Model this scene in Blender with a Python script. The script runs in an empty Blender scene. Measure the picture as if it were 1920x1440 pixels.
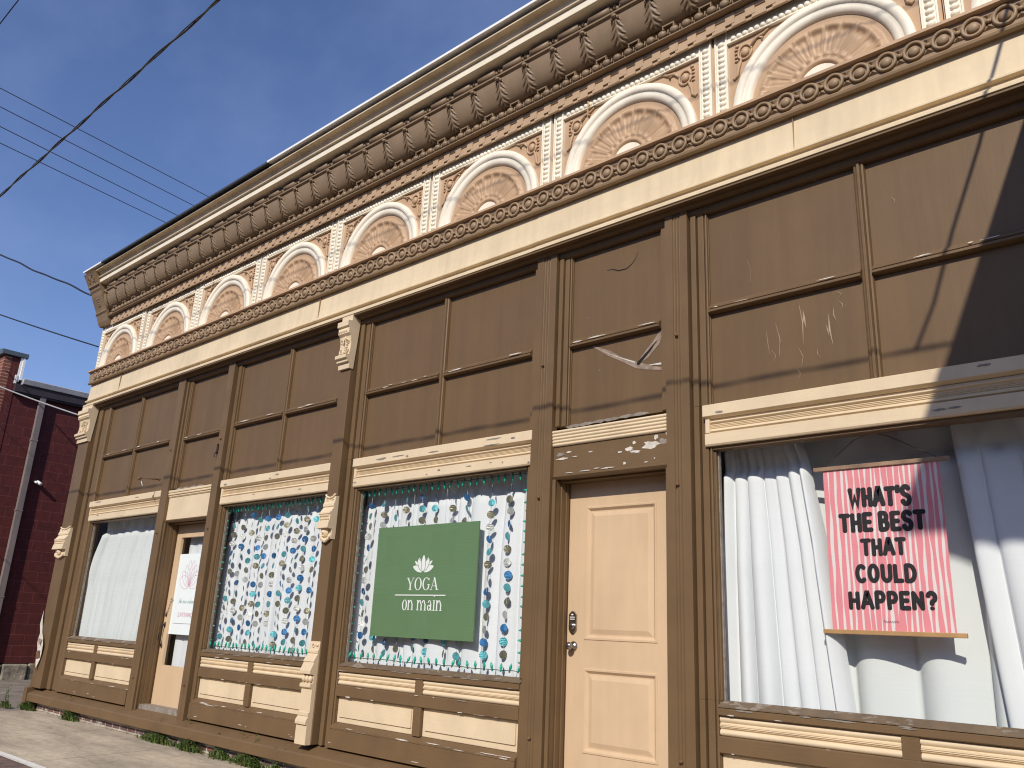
import bpy, bmesh, math, random
from mathutils import Vector, Matrix
C = bpy.context.scene.collection
PI = math.pi
rng = random.Random(7)

# ---------------------------------------------------------------- camera
CAM = Vector((0, -4.8, 1.28))
R0 = Vector((0.74534447, 0.6651661, 0.04489634))      # image right
R1 = Vector((-0.1600262, 0.24387674, -0.95651228))    # image down
R2 = Vector((-0.64718872, 0.70574655, 0.28821619))    # forward
FPX = 1551.2
cd = bpy.data.cameras.new('camera'); cam = bpy.data.objects.new('camera', cd); C.objects.link(cam)
m = Matrix((R0, -R1, -R2)).transposed().to_4x4(); m.translation = CAM
cam.matrix_world = m
cd.sensor_width = 36; cd.lens = FPX / 1920 * 36; cd.clip_end = 3000; cd.clip_start = .05
bpy.context.scene.camera = cam
def ray(u, v): return R0 * (u - 960) + R1 * (v - 720) + R2 * FPX
def at(u, v, axis, val):                               # where the sight line of a photo point meets a plane
    d = ray(u, v); t = (val - CAM[axis]) / d[axis]; return CAM + d * t

# ---------------------------------------------------------------- materials
def newmat(name):
    mt = bpy.data.materials.new(name); mt.use_nodes = True
    nt = mt.node_tree; return mt, nt, nt.nodes, nt.links, nt.nodes['Principled BSDF']
def paint(name, col, rough=.55, var=.1, vs=2.5, streak=0., bump=.0, bs=60., bstretch=(1, 1, 1), metal=0., chip=None, chipcol=(.5, .47, .42), chips=9., chipstretch=(1, 1, 1), wav=0., dirt=0., spec=.35):
    mt, nt, N, L, B = newmat(name)
    tc = N.new('ShaderNodeTexCoord')
    def noise(scale, detail=5, stretch=None, rough=.55):
        n = N.new('ShaderNodeTexNoise'); n.inputs['Scale'].default_value = scale; n.inputs['Detail'].default_value = detail; n.inputs['Roughness'].default_value = rough
        if stretch:
            mp = N.new('ShaderNodeMapping'); mp.inputs['Scale'].default_value = stretch; L.new(tc.outputs['Object'], mp.inputs['Vector']); L.new(mp.outputs[0], n.inputs['Vector'])
        else: L.new(tc.outputs['Object'], n.inputs['Vector'])
        return n.outputs['Fac']
    def ramp(f, a, b, pa, pb):
        r = N.new('ShaderNodeValToRGB'); r.color_ramp.elements[0].position = pa; r.color_ramp.elements[1].position = pb
        r.color_ramp.elements[0].color = (*a, 1); r.color_ramp.elements[1].color = (*b, 1); L.new(f, r.inputs[0]); return r.outputs[0]
    def mix(f, a, b, mode='MIX'):
        x = N.new('ShaderNodeMix'); x.data_type = 'RGBA'; x.blend_type = mode
        if isinstance(f, float): x.inputs[0].default_value = f
        else: L.new(f, x.inputs[0])
        for s, i in ((a, 6), (b, 7)):
            if isinstance(s, tuple): x.inputs[i].default_value = (*s, 1)
            else: L.new(s, x.inputs[i])
        return x.outputs[2]
    lo = tuple(c * (1 - var) for c in col); hi = tuple(min(1, c * (1 + var)) for c in col)
    c = ramp(noise(vs, 7), lo, hi, .3, .7)
    if streak:
        s = ramp(noise(1., 5, (14, 14, .7)), (1 - streak,) * 3, (1, 1, 1), .35, .6); c = mix(1., c, s, 'MULTIPLY')
    if dirt:
        s = ramp(noise(3.2, 8, (1, 1, .45), .7), (1 - dirt, 1 - dirt * 1.05, 1 - dirt * 1.15), (1, 1, 1), .34, .56); c = mix(1., c, s, 'MULTIPLY')
    if chip:
        f = ramp(noise(chips, 9, chipstretch, .68), (0, 0, 0), (1, 1, 1), chip, chip + .012); c = mix(f, c, chipcol)
    L.new(c, B.inputs['Base Color'])
    B.inputs['Roughness'].default_value = rough; B.inputs['Metallic'].default_value = metal
    B.inputs['Specular IOR Level'].default_value = spec
    if bump or wav:
        bp = N.new('ShaderNodeBump'); bp.inputs['Strength'].default_value = 1; bp.inputs['Distance'].default_value = bump if bump else wav
        L.new(noise(bs, 6, bstretch) if bump else noise(2.2, 2), bp.inputs['Height'])
        if bump and wav:
            b2 = N.new('ShaderNodeBump'); b2.inputs['Strength'].default_value = 1; b2.inputs['Distance'].default_value = wav
            L.new(noise(2.2, 2), b2.inputs['Height']); L.new(bp.outputs[0], b2.inputs['Normal']); bp = b2
        L.new(bp.outputs[0], B.inputs['Normal'])
    return mt
BR = (.150, .092, .044); CRM = (.76, .60, .385)
M = {}
M['brown'] = paint('brown_paint', BR, .5, .1, 3, bump=.0012, bs=9, bstretch=(9, 9, .8), chip=.735, chips=26, chipstretch=(1, 1, .3), chipcol=(.42, .36, .28))
M['brownh'] = paint('brown_paint_weathered', BR, .55, .12, 3, bump=.0014, bs=9, bstretch=(.8, 9, 9), chip=.72, chips=15, chipstretch=(.35, 1, 1.4), chipcol=(.42, .37, .3))
M['panel'] = paint('brown_panel_paint', (.150, .092, .044), .5, .07, 1.6, streak=.09, bump=.0006, bs=8, bstretch=(8, 8, .7), wav=.002)
M['wornsill'] = paint('worn_sill', (.15, .105, .065), .7, .2, 8, chip=.565, chips=7, chipstretch=(.6, 1, 1), chipcol=(.25, .205, .16), bump=.002, bs=20, bstretch=(.5, 8, 8))
M['cream'] = paint('cream_paint', (.685, .55, .37), .5, .06, 3, bump=.0011, bs=9, bstretch=(.7, 9, 9), chip=.745, chips=16, chipstretch=(.4, 1, 1.4), chipcol=(.34, .3, .25), dirt=.08)
M['door'] = paint('peach_door_paint', (.62, .45, .285), .42, .04, 2, bump=.0005, bs=30, dirt=.07, streak=.04)
M['band'] = paint('cream_metal_paint', (.71, .575, .38), .45, .05, 1.3, streak=.07, wav=.010, dirt=.09)
M['white'] = paint('warm_white_paint', (.86, .79, .65), .5, .05, 4, chip=.725, chips=13, chipcol=(.14, .11, .08), dirt=.16, wav=.004)
M['tan'] = paint('tan_metal_paint', (.50, .335, .205), .5, .1, 2.6, dirt=.14, chip=.765, chips=18, chipcol=(.3, .1, .04))
M['taupe'] = paint('taupe_metal_paint', (.25, .172, .104), .5, .12, 3, dirt=.15, chip=.77, chips=20, chipcol=(.05, .035, .025))
M['ringm'] = paint('ring_tan_paint', (.30, .205, .122), .5, .12, 3, dirt=.15, chip=.77, chips=20, chipcol=(.05, .035, .025))
M['dentil'] = paint('dentil_tan_paint', (.47, .325, .20), .5, .08, 3, dirt=.1)
M['fascia'] = paint('pale_cream_metal', (.84, .75, .58), .45, .05, 2, dirt=.08)
M['cyma'] = paint('weathered_cream_metal', (.62, .51, .36), .5, .12, 3, dirt=.2)
M['chipw'] = paint('bare_primer', (.60, .55, .48), .8, .25, 30)
M['chipg'] = paint('bare_grey_wood', (.25, .215, .18), .85, .3, 20, bump=.002, bs=20, bstretch=(.5, 8, 8))
M['scratch'] = paint('lifted_paint', (.36, .275, .19), .6, .3, 30)
M['scar'] = paint('scraped_filler', (.27, .205, .155), .8, .3, 25)
M['black'] = paint('dark_gap', (.012, .01, .009), .9, .1)
M['dark'] = paint('dark_interior', (.008, .007, .006), .9, .2, 2)
M['flash'] = paint('white_flashing', (.82, .82, .80), .4, .05, 3)
M['dflash'] = paint('dark_flashing', (.05, .055, .065), .5, .2, 5)
M['steel'] = paint('brushed_nickel', (.42, .39, .36), .24, .1, 30, metal=1.)
M['iron'] = paint('dark_iron', (.06, .045, .035), .5, .2, 30, metal=.6)
M['ruststain'] = paint('rust_stain', (.52, .30, .13), .6, .3, 20)
M['rust'] = paint('rusty_iron', (.16, .085, .045), .75, .3, 40)
M['green'] = paint('sage_green_board', (.130, .222, .106), .5, .025, 5)
M['signw'] = paint('white_vinyl', (.82, .84, .80), .5, .01)
M['paper'] = paint('white_paper', (.74, .80, .80), .6, .02)
M['pinkline'] = paint('pink_ink', (.62, .36, .44), .6, .05)
M['tealink'] = paint('teal_ink', (.22, .40, .38), .6, .05)
M['greyink'] = paint('grey_ink', (.25, .28, .28), .6, .05)
M['pink'] = paint('pink_print', (.78, .265, .295), .65, .04, 8)
M['pwhite'] = paint('off_white_print', (.76, .70, .67), .65, .03, 8)
M['ink'] = paint('black_ink', (.022, .019, .02), .55, .1)
M['oak'] = paint('pale_wood', (.46, .27, .12), .5, .2, 4, bump=.0005, bs=8, bstretch=(.6, 9, 9))
M['oldwood'] = paint('worn_wood', (.30, .19, .125), .6, .35, 9, bump=.0008, bs=8, bstretch=(.6, 9, 9))
M['cord'] = paint('thin_cord', (.10, .09, .08), .8, .1)
M['cable'] = paint('weathered_cable', (.075, .07, .065), .6, .3, 20)
M['cable2'] = paint('grey_cable', (.33, .33, .33), .5, .1, 20)
M['cable3'] = paint('black_cable', (.02, .022, .03), .5, .1, 20)
M['bulb'] = paint('green_bulb', (.03, .42, .28), .25, .15, 60)
M['bulbwire'] = paint('green_wire', (.01, .06, .045), .5, .1)
M['weed'] = paint('weed_green', (.062, .10, .02), .6, .45, 25)
M['weed2'] = paint('dry_weed', (.15, .14, .05), .7, .4, 25)
M['stone'] = paint('rough_stone', (.27, .235, .18), .9, .45, 5, bump=.03, bs=9)
M['camw'] = paint('white_plastic', (.8, .8, .8), .4, .02)
M['spout'] = paint('taupe_downspout', (.22, .18, .165), .5, .1, 4, streak=.12)
M['coping'] = paint('slate_coping', (.085, .11, .135), .5, .15, 4)
M['gutter'] = paint('galvanised_gutter', (.62, .62, .61), .35, .12, 3, metal=.35, streak=.1)
M['soffit'] = paint('dark_soffit', (.045, .035, .04), .6, .2, 3)
M['asphalt'] = paint('road_asphalt', (.055, .052, .05), .9, .3, 8, bump=.004, bs=90)
M['alley'] = paint('alley_concrete', (.25, .21, .165), .9, .28, 1.7, bump=.006, bs=30, dirt=.35)
M['line'] = paint('white_road_paint', (.72, .70, .64), .8, .12, 12, bump=.002, bs=50, chip=.62, chips=40, chipcol=(.33, .25, .2))
M['shadow_caster'] = paint('grey_caster_metal', (.35, .35, .35), .5, .05)
M['sheet'] = paint('pale_sheet', (.70, .70, .66), .7, .03, 3)

def disc_mat(name, col, rough=.22, tr=0.):
    mt, nt, N, L, B = newmat(name)
    B.inputs['Base Color'].default_value = (*col, 1); B.inputs['Metallic'].default_value = .55; B.inputs['Roughness'].default_value = rough
    tc = N.new('ShaderNodeTexCoord'); n = N.new('ShaderNodeTexNoise'); n.inputs['Scale'].default_value = 45; n.inputs['Detail'].default_value = 3
    mp = N.new('ShaderNodeMapping'); mp.inputs['Scale'].default_value = (.4, 1, 2.2); mp.inputs['Rotation'].default_value = (0, .5, 0)
    L.new(tc.outputs['Object'], mp.inputs[0]); L.new(mp.outputs[0], n.inputs['Vector'])
    b = N.new('ShaderNodeBump'); b.inputs['Distance'].default_value = .012; L.new(n.outputs['Fac'], b.inputs['Height']); L.new(b.outputs[0], B.inputs['Normal'])
    return mt
M['d_blue'] = disc_mat('blue_foil', (.05, .19, .42), .42); M['d_aqua'] = disc_mat('aqua_foil', (.13, .45, .50), .42)
M['d_olive_refl'] = disc_mat('olive_reflection_foil', (.24, .225, .15), .3); M['d_clear'] = disc_mat('pale_foil', (.56, .57, .54), .45)  # mirror discs: olive reflection of the surroundings painted into the foil colour

def cloth_mat(name, col, tr=.1):
    mt, nt, N, L, B = newmat(name); out = N['Material Output']
    tc = N.new('ShaderNodeTexCoord'); n = N.new('ShaderNodeTexNoise'); n.inputs['Scale'].default_value = 4; n.inputs['Detail'].default_value = 6
    r = N.new('ShaderNodeValToRGB'); r.color_ramp.elements[0].color = (*[c * .93 for c in col], 1); r.color_ramp.elements[1].color = (*col, 1)
    L.new(tc.outputs['Object'], n.inputs['Vector']); L.new(n.outputs['Fac'], r.inputs[0])
    w = N.new('ShaderNodeTexNoise'); w.inputs['Scale'].default_value = 260; b = N.new('ShaderNodeBump'); b.inputs['Distance'].default_value = .0006
    L.new(tc.outputs['Object'], w.inputs['Vector']); L.new(w.outputs['Fac'], b.inputs['Height'])
    d = N.new('ShaderNodeBsdfDiffuse'); t = N.new('ShaderNodeBsdfTranslucent'); x = N.new('ShaderNodeMixShader'); x.inputs[0].default_value = tr
    for s in (d, t): L.new(r.outputs[0], s.inputs['Color']); L.new(b.outputs[0], s.inputs['Normal'])
    L.new(d.outputs[0], x.inputs[1]); L.new(t.outputs[0], x.inputs[2]); L.new(x.outputs[0], out.inputs['Surface'])
    return mt
M['curtain'] = cloth_mat('white_curtain_cloth', (.83, .855, .87)); M['curtain_grey'] = cloth_mat('grey_white_curtain_cloth', (.79, .825, .815), .1)
def glass_mat():
    mt, nt, N, L, B = newmat('window_glass'); out = N['Material Output']
    t = N.new('ShaderNodeBsdfTransparent'); t.inputs['Color'].default_value = (.985, .99, .99, 1)
    g = N.new('ShaderNodeBsdfGlossy'); g.inputs['Roughness'].default_value = .015; g.inputs['Color'].default_value = (1, 1, 1, 1)
    f = N.new('ShaderNodeFresnel'); f.inputs['IOR'].default_value = 1.5
    tc = N.new('ShaderNodeTexCoord'); n = N.new('ShaderNodeTexNoise'); n.inputs['Scale'].default_value = 1.3; b = N.new('ShaderNodeBump'); b.inputs['Distance'].default_value = .003
    L.new(tc.outputs['Object'], n.inputs['Vector']); L.new(n.outputs['Fac'], b.inputs['Height']); L.new(b.outputs[0], g.inputs['Normal'])
    x = N.new('ShaderNodeMixShader'); ge = N.new('ShaderNodeNewGeometry'); om = N.new('ShaderNodeMath'); om.operation = 'SUBTRACT'; om.inputs[0].default_value = 1; ml = N.new('ShaderNodeMath'); ml.operation = 'MULTIPLY'; L.new(ge.outputs['Backfacing'], om.inputs[1]); L.new(om.outputs[0], ml.inputs[0]); L.new(f.outputs[0], ml.inputs[1]); L.new(ml.outputs[0], x.inputs[0]); L.new(t.outputs[0], x.inputs[1]); L.new(g.outputs[0], x.inputs[2]); L.new(x.outputs[0], out.inputs['Surface'])
    return mt
M['glass'] = glass_mat()
def brick_mat(name, c1, c2, mortar, bw, bh, ms, rot, bump=.006, var=.3, mottle=0.):
    mt, nt, N, L, B = newmat(name)
    tc = N.new('ShaderNodeTexCoord'); mp = N.new('ShaderNodeMapping'); mp.inputs['Rotation'].default_value = rot
    wn = N.new('ShaderNodeTexNoise'); wn.inputs['Scale'].default_value = 3.; wv = N.new('ShaderNodeVectorMath'); wv.operation = 'SCALE'; wv.inputs['Scale'].default_value = .012
    ad = N.new('ShaderNodeVectorMath'); ad.operation = 'ADD'
    L.new(tc.outputs['Object'], wn.inputs['Vector']); L.new(wn.outputs['Color'], wv.inputs[0]); L.new(tc.outputs['Object'], ad.inputs[0]); L.new(wv.outputs[0], ad.inputs[1])
    L.new(ad.outputs[0], mp.inputs[0])
    bt = N.new('ShaderNodeTexBrick'); bt.inputs['Scale'].default_value = 1; bt.inputs['Brick Width'].default_value = bw; bt.inputs['Row Height'].default_value = bh; bt.inputs['Mortar Size'].default_value = ms
    bt.inputs['Color1'].default_value = (*c1, 1); bt.inputs['Color2'].default_value = (*c2, 1); bt.inputs['Mortar'].default_value = (*mortar, 1); bt.inputs['Mortar Smooth'].default_value = .2
    L.new(mp.outputs[0], bt.inputs['Vector'])
    n = N.new('ShaderNodeTexNoise'); n.inputs['Scale'].default_value = 7; n.inputs['Detail'].default_value = 8
    L.new(tc.outputs['Object'], n.inputs['Vector'])
    r = N.new('ShaderNodeValToRGB'); r.color_ramp.elements[0].color = (1 - var,) * 3 + (1,); r.color_ramp.elements[1].color = (1 + var,) * 3 + (1,); r.color_ramp.elements[0].position = .3; r.color_ramp.elements[1].position = .7
    L.new(n.outputs['Fac'], r.inputs[0])
    x = N.new('ShaderNodeMix'); x.data_type = 'RGBA'; x.blend_type = 'MULTIPLY'; x.inputs[0].default_value = 1
    L.new(bt.outputs['Color'], x.inputs[6]); L.new(r.outputs[0], x.inputs[7]); col = x.outputs[2]
    if mottle:
        n2 = N.new('ShaderNodeTexNoise'); n2.inputs['Scale'].default_value = 9; n2.inputs['Detail'].default_value = 9; n2.inputs['Roughness'].default_value = .7; L.new(tc.outputs['Object'], n2.inputs['Vector'])
        r2 = N.new('ShaderNodeValToRGB'); r2.color_ramp.elements[0].position = mottle; r2.color_ramp.elements[1].position = mottle + .05; L.new(n2.outputs['Fac'], r2.inputs[0])
        y = N.new('ShaderNodeMix'); y.data_type = 'RGBA'; L.new(r2.outputs[0], y.inputs[0]); L.new(col, y.inputs[6]); y.inputs[7].default_value = (*mortar, 1); col = y.outputs[2]
    L.new(col, B.inputs['Base Color']); B.inputs['Roughness'].default_value = .75
    bp = N.new('ShaderNodeBump'); bp.inputs['Distance'].default_value = bump; bp.invert = True
    L.new(bt.outputs['Fac'], bp.inputs['Height']); bq = N.new('ShaderNodeBump'); bq.inputs['Distance'].default_value = bump; L.new(n.outputs['Fac'], bq.inputs['Height']); L.new(bp.outputs[0], bq.inputs['Normal']); L.new(bq.outputs[0], B.inputs['Normal'])
    return mt
RX = (PI / 2, 0, 0); RYZ = (PI / 2, 0, PI / 2)
def rot_for(axis):    # brick texture lies in local xy; turn object coords so that wall axis -> x, z -> y
    return (-PI / 2, 0, 0) if axis == 'x' else None
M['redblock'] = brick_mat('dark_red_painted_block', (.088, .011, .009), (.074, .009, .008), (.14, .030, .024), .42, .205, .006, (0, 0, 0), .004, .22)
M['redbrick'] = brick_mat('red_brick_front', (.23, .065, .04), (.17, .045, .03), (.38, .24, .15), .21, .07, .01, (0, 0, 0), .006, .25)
M['basebrick'] = brick_mat('old_base_brick', (.17, .07, .055), (.11, .075, .07), (.40, .36, .31), .20, .062, .012, (0, 0, 0), .01, .45, .54)
M['sidebrick'] = brick_mat('side_wall_brick', (.28, .11, .07), (.22, .085, .06), (.42, .38, .33), .21, .07, .012, (0, 0, 0), .006, .25)
M['pavers'] = brick_mat('brown_brick_pavers', (.20, .115, .085), (.15, .09, .07), (.12, .10, .085), .22, .105, .012, (0, 0, 0), .006, .35)
def remap(mt, mode):   # object xyz -> texture xy for upright walls
    N = mt.node_tree.nodes; L = mt.node_tree.links
    for n in list(N):
        if n.type == 'MAPPING':
            src = n.inputs[0].links[0].from_socket
            s = N.new('ShaderNodeSeparateXYZ'); c = N.new('ShaderNodeCombineXYZ'); L.new(src, s.inputs[0])
            L.new(s.outputs['X' if mode == 'x' else 'Y'], c.inputs[0]); L.new(s.outputs['Z'], c.inputs[1]); L.new(c.outputs[0], n.inputs[0])
for k, md in (('redblock', 'y'), ('redbrick', 'x'), ('basebrick', 'x'), ('sidebrick', 'y')): remap(M[k], md)
def concrete_mat():
    mt, nt, N, L, B = newmat('sidewalk_concrete'); tc = N.new('ShaderNodeTexCoord')
    def noise(s, d, st=(1, 1, 1), rg=.6):
        mp = N.new('ShaderNodeMapping'); mp.inputs['Scale'].default_value = st; n = N.new('ShaderNodeTexNoise'); n.inputs['Scale'].default_value = s; n.inputs['Detail'].default_value = d; n.inputs['Roughness'].default_value = rg
        L.new(tc.outputs['Object'], mp.inputs[0]); L.new(mp.outputs[0], n.inputs['Vector']); return n.outputs['Fac']
    r = N.new('ShaderNodeValToRGB'); e = r.color_ramp.elements; e[0].position = .36; e[1].position = .62; e[0].color = (.34, .285, .215, 1); e[1].color = (.58, .49, .36, 1)
    L.new(noise(1.3, 10, (.45, 1.9, 1), .68), r.inputs[0])
    r2 = N.new('ShaderNodeValToRGB'); r2.color_ramp.elements[0].color = (.72, .70, .68, 1); r2.color_ramp.elements[1].color = (1.1, 1.1, 1.1, 1); r2.color_ramp.elements[0].position = .3; r2.color_ramp.elements[1].position = .7
    L.new(noise(14, 10, (.7, 1.4, 1), .75), r2.inputs[0])
    x = N.new('ShaderNodeMix'); x.data_type = 'RGBA'; x.blend_type = 'MULTIPLY'; x.inputs[0].default_value = 1; L.new(r.outputs[0], x.inputs[6]); L.new(r2.outputs[0], x.inputs[7])
    v = N.new('ShaderNodeTexVoronoi'); v.feature = 'DISTANCE_TO_EDGE'; v.inputs['Scale'].default_value = .55
    wn = N.new('ShaderNodeTexNoise'); wn.inputs['Scale'].default_value = 2; wn.inputs['Detail'].default_value = 6; ws = N.new('ShaderNodeVectorMath'); ws.operation = 'SCALE'; ws.inputs['Scale'].default_value = .5; ad = N.new('ShaderNodeVectorMath')
    L.new(tc.outputs['Object'], wn.inputs['Vector']); L.new(wn.outputs['Color'], ws.inputs[0]); L.new(tc.outputs['Object'], ad.inputs[0]); L.new(ws.outputs[0], ad.inputs[1]); L.new(ad.outputs[0], v.inputs['Vector'])
    r3 = N.new('ShaderNodeValToRGB'); r3.color_ramp.elements[0].color = (.80, .78, .76, 1); r3.color_ramp.elements[1].color = (1, 1, 1, 1); r3.color_ramp.elements[0].position = .0; r3.color_ramp.elements[1].position = .006
    L.new(v.outputs['Distance'], r3.inputs[0])
    y = N.new('ShaderNodeMix'); y.data_type = 'RGBA'; y.blend_type = 'MULTIPLY'; y.inputs[0].default_value = 1; L.new(x.outputs[2], y.inputs[6]); L.new(r3.outputs[0], y.inputs[7])
    L.new(y.outputs[2], B.inputs['Base Color']); B.inputs['Roughness'].default_value = .85
    b = N.new('ShaderNodeBump'); b.inputs['Distance'].default_value = .004; L.new(noise(60, 6), b.inputs['Height']); L.new(b.outputs[0], B.inputs['Normal'])
    return mt
M['concrete'] = concrete_mat()

# ---------------------------------------------------------------- mesh builder
def rootloc(p):
    v = Vector((0, 0, 0))
    while p is not None: v += p.location; p = p.parent
    return v
class MB:
    def __init__(s): s.v = []; s.f = []; s.mi = []; s.sm = []
    def add(s, vs, fs, m=0, smooth=False):
        o = len(s.v); s.v += [tuple(q) for q in vs]
        for f in fs: s.f.append([i + o for i in f]); s.mi.append(m); s.sm.append(smooth)
    def box(s, x0, x1, y0, y1, z0, z1, m=0):
        s.add([(x, y, z) for x in (x0, x1) for y in (y0, y1) for z in (z0, z1)], [(0, 1, 3, 2), (4, 6, 7, 5), (0, 4, 5, 1), (2, 3, 7, 6), (0, 2, 6, 4), (1, 5, 7, 3)], m)
    def ext(s, prof, a, b, axis, m=0, smooth=False, caps=True):   # closed profile extruded along axis
        def P(p, t): return {'x': (t, p[0], p[1]), 'y': (p[0], t, p[1]), 'z': (p[0], p[1], t)}[axis]
        n = len(prof); s.add([P(p, a) for p in prof] + [P(p, b) for p in prof], [(i, (i + 1) % n, n + (i + 1) % n, n + i) for i in range(n)], m, smooth)
        if caps: s.add([P(p, a) for p in prof], [tuple(range(n))], m); s.add([P(p, b) for p in prof], [tuple(range(n))[::-1]], m)
    def tube(s, pts, r, n=6, m=0, caps=True, rs=None):
        pts = [Vector(p) for p in pts]; V = []; F = []
        for i, p in enumerate(pts):
            t = (pts[min(i + 1, len(pts) - 1)] - pts[max(i - 1, 0)]).normalized()
            u = t.cross(Vector((0, 0, 1)));  u = t.cross(Vector((0, 1, 0))) if u.length < .05 else u
            u.normalize(); w = t.cross(u); rr = rs[i] if rs else r
            V += [p + (u * math.cos(2 * PI * k / n) + w * math.sin(2 * PI * k / n)) * rr for k in range(n)]
        for i in range(len(pts) - 1):
            for k in range(n): F.append((i * n + k, i * n + (k + 1) % n, (i + 1) * n + (k + 1) % n, (i + 1) * n + k))
        if caps: F.append(tuple(range(n))[::-1]); F.append(tuple(range((len(pts) - 1) * n, len(pts) * n)))
        s.add(V, F, m, True)
    def ball(s, c, r, nu=10, nv=6, m=0):
        rx, ry, rz = (r, r, r) if not isinstance(r, tuple) else r
        V = []; F = []
        for j in range(nv + 1):
            th = PI * j / nv
            for i in range(nu): ph = 2 * PI * i / nu; V.append((c[0] + rx * math.sin(th) * math.cos(ph), c[1] + ry * math.sin(th) * math.sin(ph), c[2] + rz * math.cos(th)))
        for j in range(nv):
            for i in range(nu): F.append((j * nu + i, j * nu + (i + 1) % nu, (j + 1) * nu + (i + 1) % nu, (j + 1) * nu + i))
        s.add(V, F, m, True)
    def grid(s, fn, nu, nv, m=0, smooth=True):
        s.add([fn(i / nu, j / nv) for j in range(nv + 1) for i in range(nu + 1)], [(j * (nu + 1) + i, j * (nu + 1) + i + 1, (j + 1) * (nu + 1) + i + 1, (j + 1) * (nu + 1) + i) for j in range(nv) for i in range(nu)], m, smooth)
    def lathe(s, prof, origin, axis, n=16, m=0, smooth=True):     # prof: (r, h) along axis
        A = Vector(axis).normalized(); U = A.orthogonal().normalized(); W = A.cross(U); O = Vector(origin)
        V = [O + A * h + (U * math.cos(2 * PI * k / n) + W * math.sin(2 * PI * k / n)) * r for r, h in prof for k in range(n)]
        s.add(V, [(i * n + k, i * n + (k + 1) % n, (i + 1) * n + (k + 1) % n, (i + 1) * n + k) for i in range(len(prof) - 1) for k in range(n)], m, smooth)
    def build(s, name, mats, parent=None, local=False, loc=(0, 0, 0), bevel=0, recalc=True):
        off = Vector((0, 0, 0)) if local else rootloc(parent)
        me = bpy.data.meshes.new(name); me.from_pydata([(Vector(v) - off)[:] for v in s.v], [], s.f)
        for k in (mats if isinstance(mats, (list, tuple)) else [mats]): me.materials.append(M[k])
        for p, mi, sm in zip(me.polygons, s.mi, s.sm): p.material_index = mi; p.use_smooth = sm
        if recalc:
            bm = bmesh.new(); bm.from_mesh(me); bmesh.ops.recalc_face_normals(bm, faces=bm.faces)
            bad = [f for f in bm.faces if len(f.verts) > 4]
            if bad: bmesh.ops.triangulate(bm, faces=bad)
            bm.to_mesh(me); bm.free()
        o = bpy.data.objects.new(name, me); C.objects.link(o); o.location = loc
        if parent is not None: o.parent = parent
        if bevel:
            b = o.modifiers.new('soft_edges', 'BEVEL'); b.width = bevel; b.segments = 2; b.limit_method = 'ANGLE'; b.angle_limit = math.radians(50)
        return o
def empty(name, label, cat, loc, group=None):
    o = bpy.data.objects.new(name, None); C.objects.link(o); o.location = loc; o.empty_display_size = .2
    tag(o, label, cat, group); return o
def tag(o, label, cat, group=None):
    o['label'] = label; o['category'] = cat
    if group: o['group'] = group
    return o
def dup(o, parent, loc=None, name=None):
    c = o.copy(); C.objects.link(c); c.parent = parent
    if loc is not None: c.location = loc
    for ch in list(o.children): dup(ch, c)
    return c
# flat marks: each stroke a hair in front of the one before, so no two share a plane
def ribbon(mb, pts, w, y, m=0, closed=False, cap=True, ws=None):
    pts = [Vector((p[0], p[1])) for p in pts]; n = len(pts); Lf = []; Rt = []
    for i in range(n):
        a = pts[(i - 1) % n] if (closed or i > 0) else None; b = pts[(i + 1) % n] if (closed or i < n - 1) else None
        d1 = (pts[i] - a).normalized() if a is not None else None; d2 = (b - pts[i]).normalized() if b is not None else None
        d = (d1 + d2) if (d1 is not None and d2 is not None) else (d1 if d1 is not None else d2)
        d = d.normalized() if d.length > 1e-6 else d1
        nn = Vector((-d.y, d.x)); k = 1.
        if d1 is not None and d2 is not None: k = 1 / max(.5, nn.dot(Vector((-d1.y, d1.x))))
        hw = (ws[i] if ws else w) / 2; Lf.append(pts[i] + nn * hw * k); Rt.append(pts[i] - nn * hw * k)
    V = []; F = []
    for i in range(n): V += [(Lf[i].x, y, Lf[i].y), (Rt[i].x, y, Rt[i].y)]
    for i in range(n if closed else n - 1): j = (i + 1) % n; F.append((2 * i, 2 * j, 2 * j + 1, 2 * i + 1))
    if cap and not closed:
        for i, sg in ((0, -1), (n - 1, 1)):
            d = (pts[1] - pts[0]).normalized() if i == 0 else (pts[-1] - pts[-2]).normalized()
            hw = (ws[i] if ws else w) / 2; nn = Vector((-d.y, d.x)); fan = [2 * i]
            for k in range(1, 5):
                a = PI * k / 5; q = pts[i] + nn * hw * math.cos(a) + d * sg * hw * math.sin(a) * .8; fan.append(len(V)); V.append((q.x, y, q.y))
            fan.append(2 * i + 1); F.append(tuple(fan))
    mb.add(V, F, m)
def blob(mb, cx, cz, rx, rz, y, r, m=0, jag=.45):
    n = r.randint(13, 21); ph = r.random() * 6
    mb.add([(cx + rx * math.cos(ph + 2 * PI * k / n) * (1 - jag * r.random()), y, cz + rz * math.sin(ph + 2 * PI * k / n) * (1 - jag * r.random())) for k in range(n)], [tuple(range(n))], m)
def arcpts(cx, cz, rx, rz, a0, a1, n=14): return [(cx + rx * math.cos(math.radians(a0 + (a1 - a0) * k / n)), cz + rz * math.sin(math.radians(a0 + (a1 - a0) * k / n))) for k in range(n + 1)]

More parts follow.
